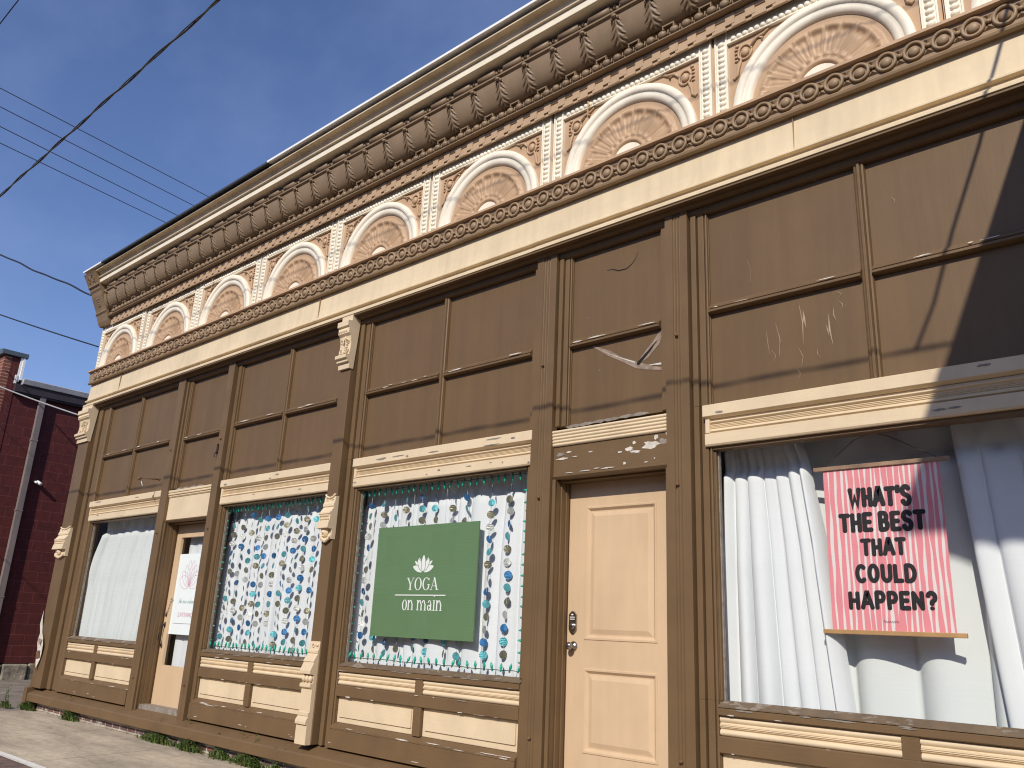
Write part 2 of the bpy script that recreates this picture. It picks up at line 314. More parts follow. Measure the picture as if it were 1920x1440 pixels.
# ================================================================ STOREFRONT
XL, XR = -13.2, 2.6
SF = empty('storefront_building', 'long one-storey storefront with brown woodwork and a cream and tan pressed-metal cornice', 'building', (-6.6, 0, 0))
b = MB()
b.box(XL, XL + .3, .32, 14, -.1, 6.2); b.box(XL, XR, 13.7, 14, -.1, 6.2); b.box(XR - .3, XR, .1, 13.7, -.1, 6.2)
b.box(XL + .3, XR - .3, 1.6, 13.7, 5.6, 6.0)                      # roof deck
b.build('side_wall', 'sidebrick', SF)
b = MB(); b.box(XL, XR, .09, .32, 4.0, 6.2); b.box(XL + .001, XL + .3, .1, .32, -.05, 4.0); b.build('front_wall', 'panel', SF)
b = MB(); b.box(XL + .3, XR - .3, 1.4, 1.5, .1, 4.2); b.box(XL + .3, XR - .3, .34, 1.4, 4.1, 4.2); b.box(XL + .3, XR - .3, .1, 1.4, .1, .2)
for x in (-10.19, -8.955, -6.645, -4.03, -2.82, -.335): b.box(x - .018, x + .018, .101, 1.4, .2, 4.1)
b.box(-12.86, -12.82, .101, 1.4, .2, 4.1)
b.build('interior_wall', 'dark', SF)
b = MB(); b.box(XL + .3, XR, -.05, .1, -.2, .089); b.build('brick_base', 'basebrick', SF)
b = MB(); pr = [(-.13, .085), (-.13, .178), (-.122, .19), (.06, .268), (.06, .085)]
b.ext(pr, XL + .09, -6.547, 'x'); b.ext([(p[0] - .004 if p[0] < 0 else p[0], p[1] + .004) for p in pr], -6.54, XR, 'x'); b.build('sill_plate', 'brownh', SF, bevel=.006)
b = MB(); b.box(XL - .02, XL + .085, -.15, .3, -.1, .262); b.build('corner_base', 'brown', SF, bevel=.008)

# ---------- vertical members
def post(x0, x1, nm='post'):
    b = MB(); w = x1 - x0; z0, z1 = .2, 4.31; y = -.045
    P = [(x0, .02), (x0, y)]
    for k in range(3):
        a = x0 + w * (.33 + .13 * k); P += [(a, y), (a + .006, y + .009), (a + w * .055, y + .012), (a + w * .085, y)]
    P += [(x1, y), (x1, .02)]
    b.ext(P, z0, z1, 'z'); o = b.build(nm, 'brown', SF)
    for z in (3.32, 2.27, .585):
        c = MB(); xm = x0 + w * .5 + rng.uniform(-.01, .01); c.lathe([(0, .02), (.008, .018), (.013, .008), (.013, 0)], (xm, y, z), (0, -1, 0), 8); c.build('bolt', 'rust', o)
    return o
P1 = post(-10.28, -10.10); P2 = post(-9.027, -8.885); P3 = post(-4.132, -3.928); P4 = post(-2.914, -2.732)
c = MB(); c.box(-9.012, -8.985, -.058, -.045, 3.14, 3.26); c.tube([(-9.0, -.06, 3.16), (-9.0, -.085, 3.13), (-9.0, -.075, 3.10)], .008); c.build('hook', 'iron', P2)

def scroll(mb, cx, cz, r, y, turns=1.4, sgn=1, thick=.008, a0=0, m=0, yf=None):
    pts = []; n = int(14 * turns)
    for k in range(n + 1):
        t = k / n; a = a0 + sgn * 2 * PI * turns * t; rr = r * (1 - .8 * t); x = cx + rr * math.cos(a); z = cz + rr * math.sin(a)
        pts.append((x, (yf(z) if yf else y) - .3 * thick, z))
    mb.tube(pts, thick, 5, m, rs=[thick * (1 - .45 * k / n) for k in range(n + 1)])
def pilaster(x0, x1, plinth=True):
    b = MB(); b.box(x0, x1, -.086, .1, .262, 4.31); p = b.build('pilaster', 'brown', SF, bevel=.006)
    w = x1 - x0; xc = (x0 + x1) / 2
    # console under the sign band (profile in y,z)
    b = MB()
    prof = [(-.02, 4.30), (-.125, 4.30), (-.125, 4.235), (-.175, 4.225), (-.175, 4.17), (-.155, 4.16), (-.155, 4.10), (-.128, 4.075), (-.115, 4.0), (-.118, 3.93), (-.13, 3.875), (-.165, 3.87), (-.165, 3.835), (-.14, 3.825), (-.14, 3.80), (-.115, 3.795), (-.112, 3.735), (-.06, 3.735)]
    b.ext(prof, x0 - .006, x1 + .006, 'x')
    for k in range(int(w / .028)): b.ball((x0 + .016 + .028 * k, -.15, 4.13), (.012, .02, .022), 8, 5)
    yf = lambda z: -.119 - .02 * abs(z - 3.97) / .1
    k = w / .165; hx = w * .26
    for sg in (-1, 1):
        scroll(b, xc + sg * hx, 3.925, .04, 0, 1.5, sg, .009, PI / 2, yf=yf); scroll(b, xc + sg * hx, 4.02, .034, 0, 1.3, -sg, .008, -PI / 2, yf=yf)
        b.tube([(xc, yf(3.88) - .004, 3.885), (xc + sg * hx * .5, yf(3.97) - .008, 3.975), (xc + sg * hx * .25, yf(4.05) - .006, 4.055)], .01, 5)
    b.ball((xc, -.125, 4.06), (.014, .012, .022), 8, 5)
    b.build('console', 'cream', p, bevel=.003)
    # capital half way up
    b = MB()
    prof = [(-.06, 2.46), (-.095, 2.455), (-.102, 2.40), (-.112, 2.385), (-.112, 2.36), (-.102, 2.355), (-.13, 2.315), (-.135, 2.305), (-.148, 2.30), (-.15, 2.285), (-.14, 2.28), (-.14, 2.225), (-.15, 2.215), (-.162, 2.15), (-.105, 2.145), (-.105, 2.05), (-.06, 2.05)]
    b.ext(prof, x0 - .005, x1 + .003, 'x')
    for q in range(int(w / .024)):
        xx = x0 + .014 + .024 * q; b.ball((xx, -.143, 2.268), (.009, .012, .012), 6, 4); b.ball((xx + .012, -.143, 2.236), (.009, .012, .01), 6, 4)
    for sg in (-1, 1): b.tube([(xc + sg * w * .45, -.098, 2.475), (xc + sg * w * .3, -.1, 2.452), (xc, -.1, 2.44)], .012, 5); scroll(b, xc + sg * w * .25, 2.422, .016, -.1, 1.2, sg, .005)
    b.lathe([(.05, 0), (.056, .012), (.04, .03), (.03, .024), (.022, .03), (.012, .045), (0, .046)], (xc - .01, -.105, 2.115), (0, -1, 0), 14)
    for q in range(7):
        a = math.radians(200 + 23 * q); b.ball((xc + .068 * w / .165 * math.cos(a), -.112, 2.095 + .055 * math.sin(a)), (.019, .018, .022), 8, 5)
    b.ball((xc, -.112, 2.035), (.026, .02, .022), 8, 5)
    b.build('capital', 'cream', p, bevel=.002)
    if not plinth: return p
    b = MB()
    prof = [(-.06, 1.135), (-.088, 1.13), (-.094, 1.06), (-.108, 1.05), (-.108, 1.03), (-.1, 1.025), (-.135, .965), (-.14, .955), (-.132, .95), (-.165, .875), (-.165, .85), (-.12, .842), (-.12, .775), (-.15, .765), (-.15, .738), (-.135, .73), (-.125, .725), (-.125, .53), (-.14, .525), (-.14, .50), (-.132, .495), (-.152, .47), (-.158, .45), (-.158, .43), (-.14, .425), (-.14, .262), (-.06, .262)]
    b.ext(prof, x0 - .006, x1 - .012, 'x')
    for q in range(3): b.ball((x0 + w * (.18 + .3 * q), -.132, .81), (.024, .026, .03), 10, 6)
    scroll(b, xc - .02, 1.09, .022, -.095, 1.3, 1, .006); b.ball((xc + .04, -.095, 1.1), (.02, .012, .016))
    b.build('plinth', 'cream', p, bevel=.003)
    return p
pA = pilaster(-13.2, -12.835, False); pB = pilaster(-6.68, -6.515); pC = pilaster(-.42, -.255)
b = MB()                                                        # torn metal at the foot of the corner pilaster
V = [(-13.19, 1.30), (-13.14, 1.20), (-13.15, 1.08), (-13.10, .99), (-13.0, .93), (-12.93, .83), (-12.95, .72), (-12.98, .64), (-13.03, .52), (-13.05, .46), (-13.08, .60), (-13.13, .72), (-13.21, .84), (-13.22, .90), (-13.17, .98), (-13.195, 1.10)]
b.add([(x, -.092 - .03 * rng.random(), z) for x, z in V], [tuple(range(len(V)))]); b.add([(-13.12, -.125, .73), (-13.02, -.12, .76), (-12.99, -.115, .66), (-13.08, -.12, .64)], [(0, 1, 2, 3)], 1); b.add([(-13.14, -.13, .92), (-13.0, -.118, .9), (-13.05, -.13, .82)], [(0, 1, 2)], 2)
b.build('torn_patch', ['chipw', 'rust', 'scar'], pA)

# ---------- bays
HZ0, HZ1 = 4.21, 4.33
b = MB(); b.box(XL + .2, XR, -.004, .1, HZ0, HZ1); b.box(XL + .2, XR, -.045, -.004, 4.265, HZ1)
b.ext([(-.004, 4.21), (-.02, 4.225), (-.02, 4.265), (-.004, 4.265)], XL + .2, XR, 'x'); b.box(XL + .2, XR, -.122, -.046, 4.288, 4.3012); b.ext([(-.046, 4.288), (-.075, 4.287), (-.068, 4.275), (-.052, 4.268), (-.046, 4.262)], XL + .2, XR, 'x'); b.build('head_rail', 'brownh', SF)

def vert(b, x0, x1, y, z0, z1, m=0): b.box(x0, x1, y, .1, z0, z1, m)
def bead(b, xc, r, y, z0, z1):
    b.ext([(xc + r * math.cos(PI + PI * k / 8), y + r * 1.1 * math.sin(PI + PI * k / 8)) for k in range(9)] + [(xc + r, y + .03), (xc - r, y + .03)], z0, z1, 'z', smooth=False)
def stile(b, xa, xb, left, z0, z1):
    """moulded upright that fills xa..xb between a post and the sash"""
    w = xb - xa; s = lambda f: xa + w * f if left else xb - w * f
    def V(f0, f1, y): p, q = sorted((s(f0), s(f1))); vert(b, p, q, y, z0, z1)
    if w > .12:
        V(0, .12, .012); V(.12, .40, -.022); V(.40, .47, .03); V(.47, .80, -.004); V(.80, .86, .012)
        bead(b, s(.92), w * .055, .004, z0, z1); V(.86, 1., .016)
    else: V(0, .25, .02); V(.25, .8, -.006); V(.8, 1, .012)

def cream_lintel(x0, x1, z0, z1, parent, chips):
    h = z1 - z0; b = MB()
    b.ext([(.05, z1), (-.022, z1), (-.05, z1 - .01), (-.05, z1 - .085), (-.02, z1 - .10), (.05, z1 - .10)], x0 - .012, x1 + .01, 'x')
    zr0 = z0 + .085; zr1 = z1 - .10
    prof = [(.05, zr1 - .001)]; n = 40
    for k in range(n + 1):
        t = k / n; z = zr1 - .001 - (zr1 - zr0) * t
        y = -.012
        if .12 < t < .34: y = -.012 - .016 * math.sin(PI * (t - .12) / .22)
        elif .40 < t < .70: y = -.014 - .004 * math.sin(2 * PI * (t - .4) / .1)
        elif .74 < t < .96: y = -.012 - .015 * math.sin(PI * (t - .74) / .22)
        prof.append((y, z))
    prof.append((.05, zr0)); b.ext(prof, x0, x1 + .008, 'x'); b.box(x0 - .002, x0 + .028, -.034, .05, zr0 + .001, zr1 - .002)
    b.ext([(.06, zr0 - .001), (-.030, zr0 - .001), (-.030, z0 + .012), (-.022, z0), (.06, z0)], x0 - .008, x1 + .008, 'x')
    if chips:
        c = b
        for k in range(chips):
            x = rng.uniform(x0 + .03, x1 - .03); blob(c, x, z1 - .03 - rng.random() * .05, rng.uniform(.02, .12), rng.uniform(.005, .017), -.0515 - .0003 * k, rng, 1)
        for k in range(chips): blob(c, rng.uniform(x0, x1), z0 + .02 + rng.random() * .05, rng.uniform(.01, .05), rng.uniform(.004, .009), -.032 - .0003 * k, rng, 1)
    return b.build('lintel', ['cream', 'chipg'], parent, bevel=.002)
def transom(x0, x1, gl, gr, z0, mull, midz=3.447, chips=6, marks=None):
    """boarded-over transom: uprights, mid rail, mullion, painted boards"""
    b = MB(); stile(b, x0, gl, True, z0, HZ0); stile(b, gr, x1, False, z0, HZ0)
    rail = [(.09, midz + .068), (.018, midz + .066), (.006, midz + .056), (.006, midz + .046), (-.012, midz + .042), (-.012, midz + .028), (-.006, midz + .024), (-.02, midz + .018), (-.02, midz + .002), (.0, midz - .006), (.09, midz - .008)]
    segs = [(gl, gr)] if mull is None else [(gl, mull - .034), (mull + .034, gr)]
    for a, c in segs: b.ext(rail, a + .001, c - .001, 'x')
    if mull is not None:
        xs = [(-.034, .022), (-.03, .0), (-.02, -.006), (-.013, .004), (-.008, -.014), (.008, -.014), (.013, .004), (.02, -.006), (.03, .0), (.034, .022), (.034, .09), (-.034, .09)]
        b.ext([(mull + p, q) for p, q in xs], z0 + .002, HZ0 - .001, 'z')
    p = MB(); p.box(gl - .005, gr + .005, .03, .085, z0, HZ0 + .005)
    for k in range(chips):
        a, d = segs[k % len(segs)]; x = rng.uniform(a + .05, d - .05); blob(b, x, midz + .033 + rng.uniform(-.006, .008), rng.uniform(.015, .10), rng.uniform(.002, .007), -.0212 - .0003 * k, rng, 1)
    for k in range(3): blob(p, rng.uniform(gl + .1, gr - .1), rng.uniform(z0 + .1, HZ0 - .15), .002 + .002 * rng.random(), rng.uniform(.004, .012), .0285 - .0002 * k, rng, 2)
    if marks: marks(p)
    o = b.build('transom', ['brown', 'chipw'], SF, bevel=.0015); p.build('painted_board', ['panel', 'chipw', 'scar', 'black', 'scratch'], o)
    return o
def sash(x0, x1, gl, gr, lz0, lz1, sillz, chips):
    b = MB(); stile(b, x0, gl, True, sillz, lz1); stile(b, gr, x1, False, sillz, lz0)
    b.box(gl, gr, .0, .09, lz0 - .02, lz0); b.box(gl - .0, gl + .012, .02, .09, sillz, lz0 - .02); b.box(gr - .012, gr, .02, .09, sillz, lz0 - .02)
    w = b.build('window', 'brown', SF, bevel=.0015)
    p = MB(); p.box(gl + .004, gr - .004, .058, .064, sillz - .01, lz0 - .01); p.build('glass_pane', 'glass', w)
    p = MB(); p.box(gl + .012, gl + .02, .045, .07, sillz, lz0 - .021); p.build('putty_line', 'chipg', w)
    cream_lintel(gl - .03, x1 - .0, lz0 + .001, lz1, w, chips)
    p = MB(); p.ext([(.09, sillz), (.045, sillz + .002), (-.018, sillz - .028), (-.018, sillz - .035), (.09, sillz - .035)], gl - .0, gr + .03, 'x'); p.build('sill', 'wornsill', w)
    return w
def bulkhead(x0, x1, gl, mull, sillz, chips=10):
    za, zb, zc, zd, ze = sillz - .036, sillz - .082, sillz - .195, sillz - .29, sillz - .505
    b = MB(); stile(b, x0, gl, True, .265, sillz - .0005); b.box(x1 - .05, x1, -.008, .09, .265, za)
    gr = x1 - .05
    def rail(z0, z1, y=-.012): b.ext([(.09, z1), (y + .006, z1), (y, z1 - .006), (y, z0 + .006), (y + .006, z0), (.09, z0)], gl, gr, 'x')
    rail(zb, za - .001, -.016); rail(zd, zc)
    if mull is not None: vert(b, mull - .045, mull + .045, -.006, zc, zb); vert(b, mull - .045, mull + .045, -.006, ze, zd)
    b.ext([(.09, ze), (.02, ze), (-.03, ze - .035), (-.03, ze - .05), (.09, ze - .05)], gl - .02, gr, 'x')
    b.box(gl - .05, gr, -.034, .09, .262, ze - .051)
    c = b
    for k in range(chips): blob(c, rng.uniform(gl, gr), ze - .03 + rng.uniform(-.014, .004), rng.uniform(.02, .13), rng.uniform(.002, .005), -.0312 - .0004 * k, rng, 1 + (k % 3 == 0))
    for k in range(chips): blob(c, rng.uniform(gl, gr), rng.choice((zd + .006, zc - .006, zb + .007)), rng.uniform(.01, .08), rng.uniform(.002, .005), -.0168 - .0003 * k, rng, 1 + k % 2)
    for k in range(5): blob(c, rng.uniform(gl, gr), rng.uniform(.285, .31), rng.uniform(.01, .07), .003, -.0352 - .0003 * k, rng, 1)
    for k in range(6): blob(c, rng.uniform(gl + .16, gr - .16), za + rng.uniform(-.01, .0), rng.uniform(.02, .14), .005, -.0192 - .0003 * k, rng, 2)
    o = b.build('bulkhead', ['brownh', 'chipw', 'chipg'], SF, bevel=.002)
    for a, c in ([(gl, gr)] if mull is None else [(gl, mull - .045), (mull + .045, gr)]):
        p = MB(); prof = [(.085, zb)]; n = 48
        for k in range(n + 1):
            t = k / n; y = .012 - .012 * abs(math.sin(PI * t * 3)) ** .8 - (.004 * math.sin(2 * PI * t * 14) if .38 < t < .62 else 0); prof.append((y, zb - .001 - (zb - zc - .002) * t))
        prof.append((.085, zc)); p.ext(prof, a + .001, c - .001, 'x'); p.build('ribbed_panel', 'cream', o)
        p = MB(); p.box(a + .001, c - .001, .024, .085, ze + .001, zd - .001)
        p.ext([(a + .04, ze + .05), (c - .04, ze + .05), (c - .04, zd - .025), (a + .04, zd - .025)], .012, .024, 'y'); p.build('flat_panel', 'cream', o, bevel=.006)
    return o
def scratches(b):
    for k, (X, Za, Zb, w) in enumerate([(-2.125, 3.28, 3.05, .006), (-2.19, 3.24, 3.08, .004), (-1.965, 3.39, 3.10, .009), (-1.94, 3.33, 3.2, .02), (-1.985, 3.09, 2.95, .005), (-1.78, 3.27, 3.06, .014), (-1.80, 3.2, 3.12, .009), (-1.745, 3.3, 3.2, .009), (-1.71, 3.335, 3.28, .008), (-1.72, 3.4, 3.36, .004), (-2.16, 3.1, 3.02, .004), (-2.0, 2.95, 2.88, .004), (-1.86, 3.05, 2.99, .004), (-1.35, 3.93, 3.88, .003), (-2.3, 3.78, 3.6, .002)]):
        q = rng.uniform(-.02, .02); ribbon(b, [(X - .01, Za), (X + q, (Za + Zb) / 2), (X + .005, Zb)], w, .0264 - .0003 * k, 4, ws=[.001, w * .8, .001])
BAYS = [(-12.835, -10.28, -12.395, -10.36, -11.39, 2.53, 2.815, .978, -11.47),
        (-8.885, -6.68, -8.77, -6.80, -7.75, 2.53, 2.815, .974, -7.77),
        (-6.515, -4.132, -6.325, -4.20, -5.262, 2.535, 2.815, .970, -5.26),
        (-2.732, -.42, -2.594, -.53, -1.532, 2.507, 2.79, .948, -1.515)]
for i, (x0, x1, gl, gr, mu, l0, l1, sz, bm_) in enumerate(BAYS):
    transom(x0, x1, gl, gr, l1 + .001, mu, chips=(4, 5, 9, 6)[i], marks=scratches if i == 3 else None)
    sash(x0, x1, gl, gr, l0, l1, sz, (2, 3, 7, 2)[i])
    bulkhead(x0, x1, gl, bm_, sz, (9, 11, 12, 6)[i])
# last bay, plain boards beyond the right pilaster
b = MB(); b.box(-.255, XR - .02, .0, .1, .265, HZ0); b.build('boarded_bay', 'panel', SF)

# ---------- doors
def door_case(x0, x1, sof, kind):
    b = MB(); yd = .155
    for xa, xb, s in ((x0, x0 + .03, 1), (x1 - .03, x1, -1)):
        b.box(xa, xb, -.012, .21, .2, sof)
    jx = x0 + .03
    b.box(jx, jx + .012, .05, .21, .2, sof - .0); b.box(jx, jx + .022, .10, .13, .2, sof); b.box(jx - .022, jx + .006, -.026, -.012, .2, sof)
    b.box(x0 + .042, x1 - .03, .0, .21, sof, sof + .03); b.box(x0 + .03, x1 - .03, .04, .21, sof - .014, sof); b.ext([(.0, sof + .03), (-.026, sof + .03), (-.026, sof + .018), (-.01, sof)] + [(.0, sof)], x0 + .012, x1 - .012, 'x')
    fr = b.build('door_frame', 'brown', SF, bevel=.002)
    h = MB()
    if kind == 1:
        h.box(x0, x1, -.006, .08, sof + .031, 2.70); h.build('head_board', 'cream', fr, bevel=.003)
        h = MB(); h.ext([(.05, 2.79), (-.03, 2.79), (-.03, 2.765), (-.016, 2.76), (-.03, 2.745), (-.03, 2.735), (-.014, 2.728), (-.022, 2.715), (-.01, 2.701), (.05, 2.701)], x0 - .0, x1 + .0, 'x'); c = h
        for k in range(4): blob(c, -9.85 + .17 * k, 2.80, .10, .014, -.0195 - .0004 * k, rng, 1)
        h.build('lintel', ['cream', 'chipg'], fr)
    else:
        c = MB(); c.box(x0, x1, -.008, .08, sof + .031, 2.650); prof = [(.05, 2.775)]
        for k in range(41): t = k / 40; prof.append((-.03 + .012 * t - .008 * abs(math.sin(PI * 5 * t)), 2.774 - .122 * t))
        prof.append((.05, 2.652)); h.ext(prof, x0 - .0, x1 + .0, 'x'); k = 0
        for X, Z, w, hh, mm in [(-3.06, 2.575, .13, .045, 0), (-2.96, 2.59, .07, .03, 1), (-3.02, 2.625, .03, .03, 0), (-2.93, 2.64, .02, .03, 0), (-3.24, 2.565, .06, .025, 0), (-3.19, 2.54, .08, .018, 0), (-3.20, 2.605, .025, .02, 0), (-3.32, 2.55, .03, .012, 0), (-3.78, 2.60, .05, .012, 0), (-3.86, 2.59, .06, .03, 1), (-3.84, 2.555, .1, .014, 0), (-3.72, 2.56, .04, .007, 0), (-3.58, 2.58, .03, .009, 0), (-3.28, 2.465, .02, .02, 0), (-3.10, 2.455, .03, .008, 0), (-3.03, 2.475, .012, .01, 0), (-3.42, 2.446, .1, .008, 0), (-3.62, 2.444, .09, .006, 0), (-3.77, 2.442, .06, .005, 0), (-3.52, 2.452, .05, .006, 0)]:
            blob(c, X, Z, w * .75, hh * .75, -.0085 - .0003 * k, rng, mm + 1, .55); k += 1
        for q in range(6): blob(h, -3.75 + .12 * q, 2.795 + .012 * q * .2, .09, .016, -.0125 - .0004 * q, rng, 1, .5)
        h.build('lintel', ['cream', 'chipg'], fr); c.build('head_board', ['brownh', 'chipw', 'chipg'], fr, bevel=.003)
    return fr
def plabel(o, t): o['label'] = t; return o
F1 = door_case(-10.10, -9.027, 2.395, 1); F2 = door_case(-3.928, -2.914, 2.40, 2)
transom(-10.10, -9.027, -9.965, -9.09, 2.815, None, 3.42, 3)
def scar(b):              # scar in the board over door two
    sc = [(-3.60, 3.415), (-3.45, 3.33), (-3.34, 3.262), (-3.20, 3.19), (-3.10, 3.155), (-2.99, 3.125)]
    ribbon(b, sc, .05, .0272, 2, ws=[.01, .04, .028, .05, .035, .02]); ribbon(b, [(-3.20, 3.195), (-3.12, 3.255), (-3.04, 3.33), (-2.99, 3.40)], .06, .0268, 2, ws=[.02, .055, .06, .04])
    ribbon(b, [(-3.19, 3.2), (-3.09, 3.285), (-3.03, 3.345)], .02, .0262, 3, ws=[.03, .018, .006])
    ribbon(b, [(-3.52, 3.365), (-3.40, 3.30), (-3.22, 3.215)], .006, .0258, 1, ws=[.001, .004, .008]); ribbon(b, [(-3.10, 3.172), (-3.0, 3.165)], .012, .0255, 1, ws=[.004, .016])
    ribbon(b, [(-3.482, 4.02), (-3.42, 4.012), (-3.371, 3.988), (-3.298, 3.984), (-3.25, 4.01), (-3.215, 4.045), (-3.19, 4.10)], .007, .0268, 3, ws=[.002, .005, .007, .006, .004, .003, .001])
transom(-3.928, -2.914, -3.80, -2.985, 2.81, None, 3.435, 4, scar)

def door_slab(x0, x1, z0, z1, holes, raised):
    b = MB(); y = .155; xs = sorted({x0, x1} | {h[0] for h in holes + raised} | {h[1] for h in holes + raised}); zs = sorted({z0, z1} | {h[2] for h in holes + raised} | {h[3] for h in holes + raised})
    for i in range(len(xs) - 1):
        for j in range(len(zs) - 1):
            cx, cz = (xs[i] + xs[i + 1]) / 2, (zs[j] + zs[j + 1]) / 2
            if any(h[0] < cx < h[1] and h[2] < cz < h[3] for h in holes + raised): continue
            b.add([(xs[i], y, zs[j]), (xs[i + 1], y, zs[j]), (xs[i + 1], y, zs[j + 1]), (xs[i], y, zs[j + 1])], [(0, 1, 2, 3)])
    def ring(h, a, ya, c, yc):
        A = [(h[0] + a, ya, h[2] + a), (h[1] - a, ya, h[2] + a), (h[1] - a, ya, h[3] - a), (h[0] + a, ya, h[3] - a)]; B = [(h[0] + c, yc, h[2] + c), (h[1] - c, yc, h[2] + c), (h[1] - c, yc, h[3] - c), (h[0] + c, yc, h[3] - c)]
        b.add(A + B, [(k, (k + 1) % 4, 4 + (k + 1) % 4, 4 + k) for k in range(4)])
        return B
    for h in raised:
        ring(h, 0, y, .004, y - .006); ring(h, .004, y - .006, .016, y - .006); ring(h, .016, y - .006, .034, y + .012); ring(h, .034, y + .012, .042, y + .012); B = ring(h, .042, y + .012, .075, y + .0015); b.add(B, [(0, 1, 2, 3)])
    for h in holes: ring(h, 0, y, .004, y + .03)
    return b
b = door_slab(-3.884, -2.95, .262, 2.386, [], [(-3.73, -3.118, 1.258, 2.209), (-3.73, -3.118, .513, 1.068)]); D2 = plabel(b.build('door', 'door', SF), 'solid peach door with two raised panels')
b = MB(); x, z, y = -3.828, 1.376, .155
b.ext([(x + .036 * math.cos(a), z + .078 * math.sin(a) * 1.0) if abs(math.sin(a)) > .72 else (x + .032 * (1 if math.cos(a) > 0 else -1), z + .075 * math.sin(a)) for a in [2 * PI * k / 24 for k in range(24)]], y - .016, y, 'y')
b.lathe([(.024, .016), (.024, .03), (.019, .034), (0, .034)], (x, y, z - .028), (0, -1, 0), 16)
b.build('deadbolt', 'steel', D2, bevel=.003)
b = MB()
for r_ in range(2):
    for k in range(5): b.box(x - .02 + .0088 * k, x - .0145 + .0088 * k, y - .0185, y - .0165, z + .018 + .014 * r_, z + .025 + .014 * r_)
b.ball((x - .002, y - .016, z + .053), (.011, .004, .006)); b.build('keypad_button', 'camw', D2)
b = MB(); b.lathe([(.034, 0), (.033, .008), (.020, .014), (.012, .02), (.011, .034), (.018, .04), (.026, .05), (.027, .06), (.022, .071), (.012, .077), (0, .078)], (-3.822, .155, 1.212), (0, -1, 0), 18); b.build('knob', 'steel', D2)
b = door_slab(-10.066, -9.04, .30, 2.375, [(-9.945, -9.16, .735, 2.225)], [])
for q in range(5): blob(b, -10.0 + .012 * q, 1.35 + .035 * q, .03, .02, .1535 - .0003 * q, rng, 1)
D1 = plabel(b.build('door', ['door', 'scar'], SF), 'peach door with a tall glass pane')
b = MB(); b.box(-9.941, -9.164, .185, .19, .735, 2.225); b.build('glass_pane', 'glass', D1)
b = MB(); hx = -10.015
b.ball((hx, .15, 1.31), (.018, .012, .03)); b.tube([(hx, .153, 1.19), (hx - .0, .11, 1.185), (hx, .095, 1.13), (hx, .10, 1.03), (hx, .125, .985), (hx, .15, .93)], .011, 6, rs=[.01, .011, .01, .012, .008, .006]); b.ball((hx, .15, 1.19), (.02, .01, .035)); b.ball((hx, .15, .95), (.014, .01, .03))
b.build('handle', 'iron', D1)
b = MB(); b.box(-10.07, -9.03, .02, .21, .2, .30); b.build('threshold', 'chipg', F1)
b = MB(); b.box(-3.898, -2.944, .02, .21, .2, .262); b.build('threshold', 'iron', F2)

# ---------- sign band and lip
b = MB(); prof = [(.09, 4.715), (-.062, 4.715), (-.066, 4.66), (-.075, 4.50), (-.084, 4.412), (-.106, 4.408), (-.114, 4.40), (-.114, 4.386), (-.084, 4.380), (-.084, 4.336), (-.120, 4.334), (-.128, 4.328), (-.128, 4.306), (.09, 4.302)]
b.ext(prof, XL, -4.13, 'x'); b.ext([(p[0] - .0025, p[1] + .001) for p in prof], -4.13, XR, 'x')
SB = b.build('sign_band', 'band', SF, bevel=.002)

# ---------- ring moulding
b = MB()
b.ext([(.09, 4.912), (-.03, 4.912), (-.146, 4.884), (-.150, 4.880), (-.150, 4.860), (-.122, 4.853), (.09, 4.853)], XL - .02, XR, 'x', 1)
b.ext([(.09, 4.852), (-.114, 4.852), (-.106, 4.705), (-.114, 4.703), (-.124, 4.69), (-.118, 4.675), (-.1, 4.668), (.09, 4.72)], XL - .015, XR, 'x', 0)
PT = .16285; ctr0 = -3.066; n = int((XR - XL) / PT) + 2
tor = []
for j in range(20):
    a = 2 * PI * j / 20
    for k in range(6): e = 2 * PI * k / 6; tor.append(((.056 + .012 * math.cos(e)) * math.cos(a), .014 * math.sin(e), (.056 + .012 * math.cos(e)) * math.sin(a)))
torF = [(j * 6 + k, j * 6 + (k + 1) % 6, ((j + 1) % 20) * 6 + (k + 1) % 6, ((j + 1) % 20) * 6 + k) for j in range(20) for k in range(6)]
k0 = math.ceil((XL + .07 - ctr0) / PT)
for k in range(k0, k0 + n):
    x = ctr0 + PT * k
    if x > XR - .08: break
    Y = -.112; Z = 4.778
    b.add([(x + p[0], Y + p[1] - .004 + .06 * p[2] * -1 * .6, Z + p[2]) for p in tor], torF, 0, True)
    b.ball((x, Y, Z), (.036, .022, .036), 12, 6)
    b.tube([(x + .066, Y - .004, Z), (x + PT - .066, Y - .004, Z)], .011, 6); b.ball((x + PT / 2, Y - .008, Z), (.016, .014, .014), 8, 4)
    for sg in (-1, 1):
        b.add([(x + PT / 2 - .035, Y + .004, Z + sg * .052), (x + PT / 2 + .035, Y + .004, Z + sg * .052), (x + PT / 2, Y + .002, Z + sg * .012), (x + PT / 2, Y - .016, Z + sg * .036)], [(0, 1, 3), (1, 2, 3), (2, 0, 3)])
RM = b.build('ring_molding', ['ringm', 'tan'], SF)

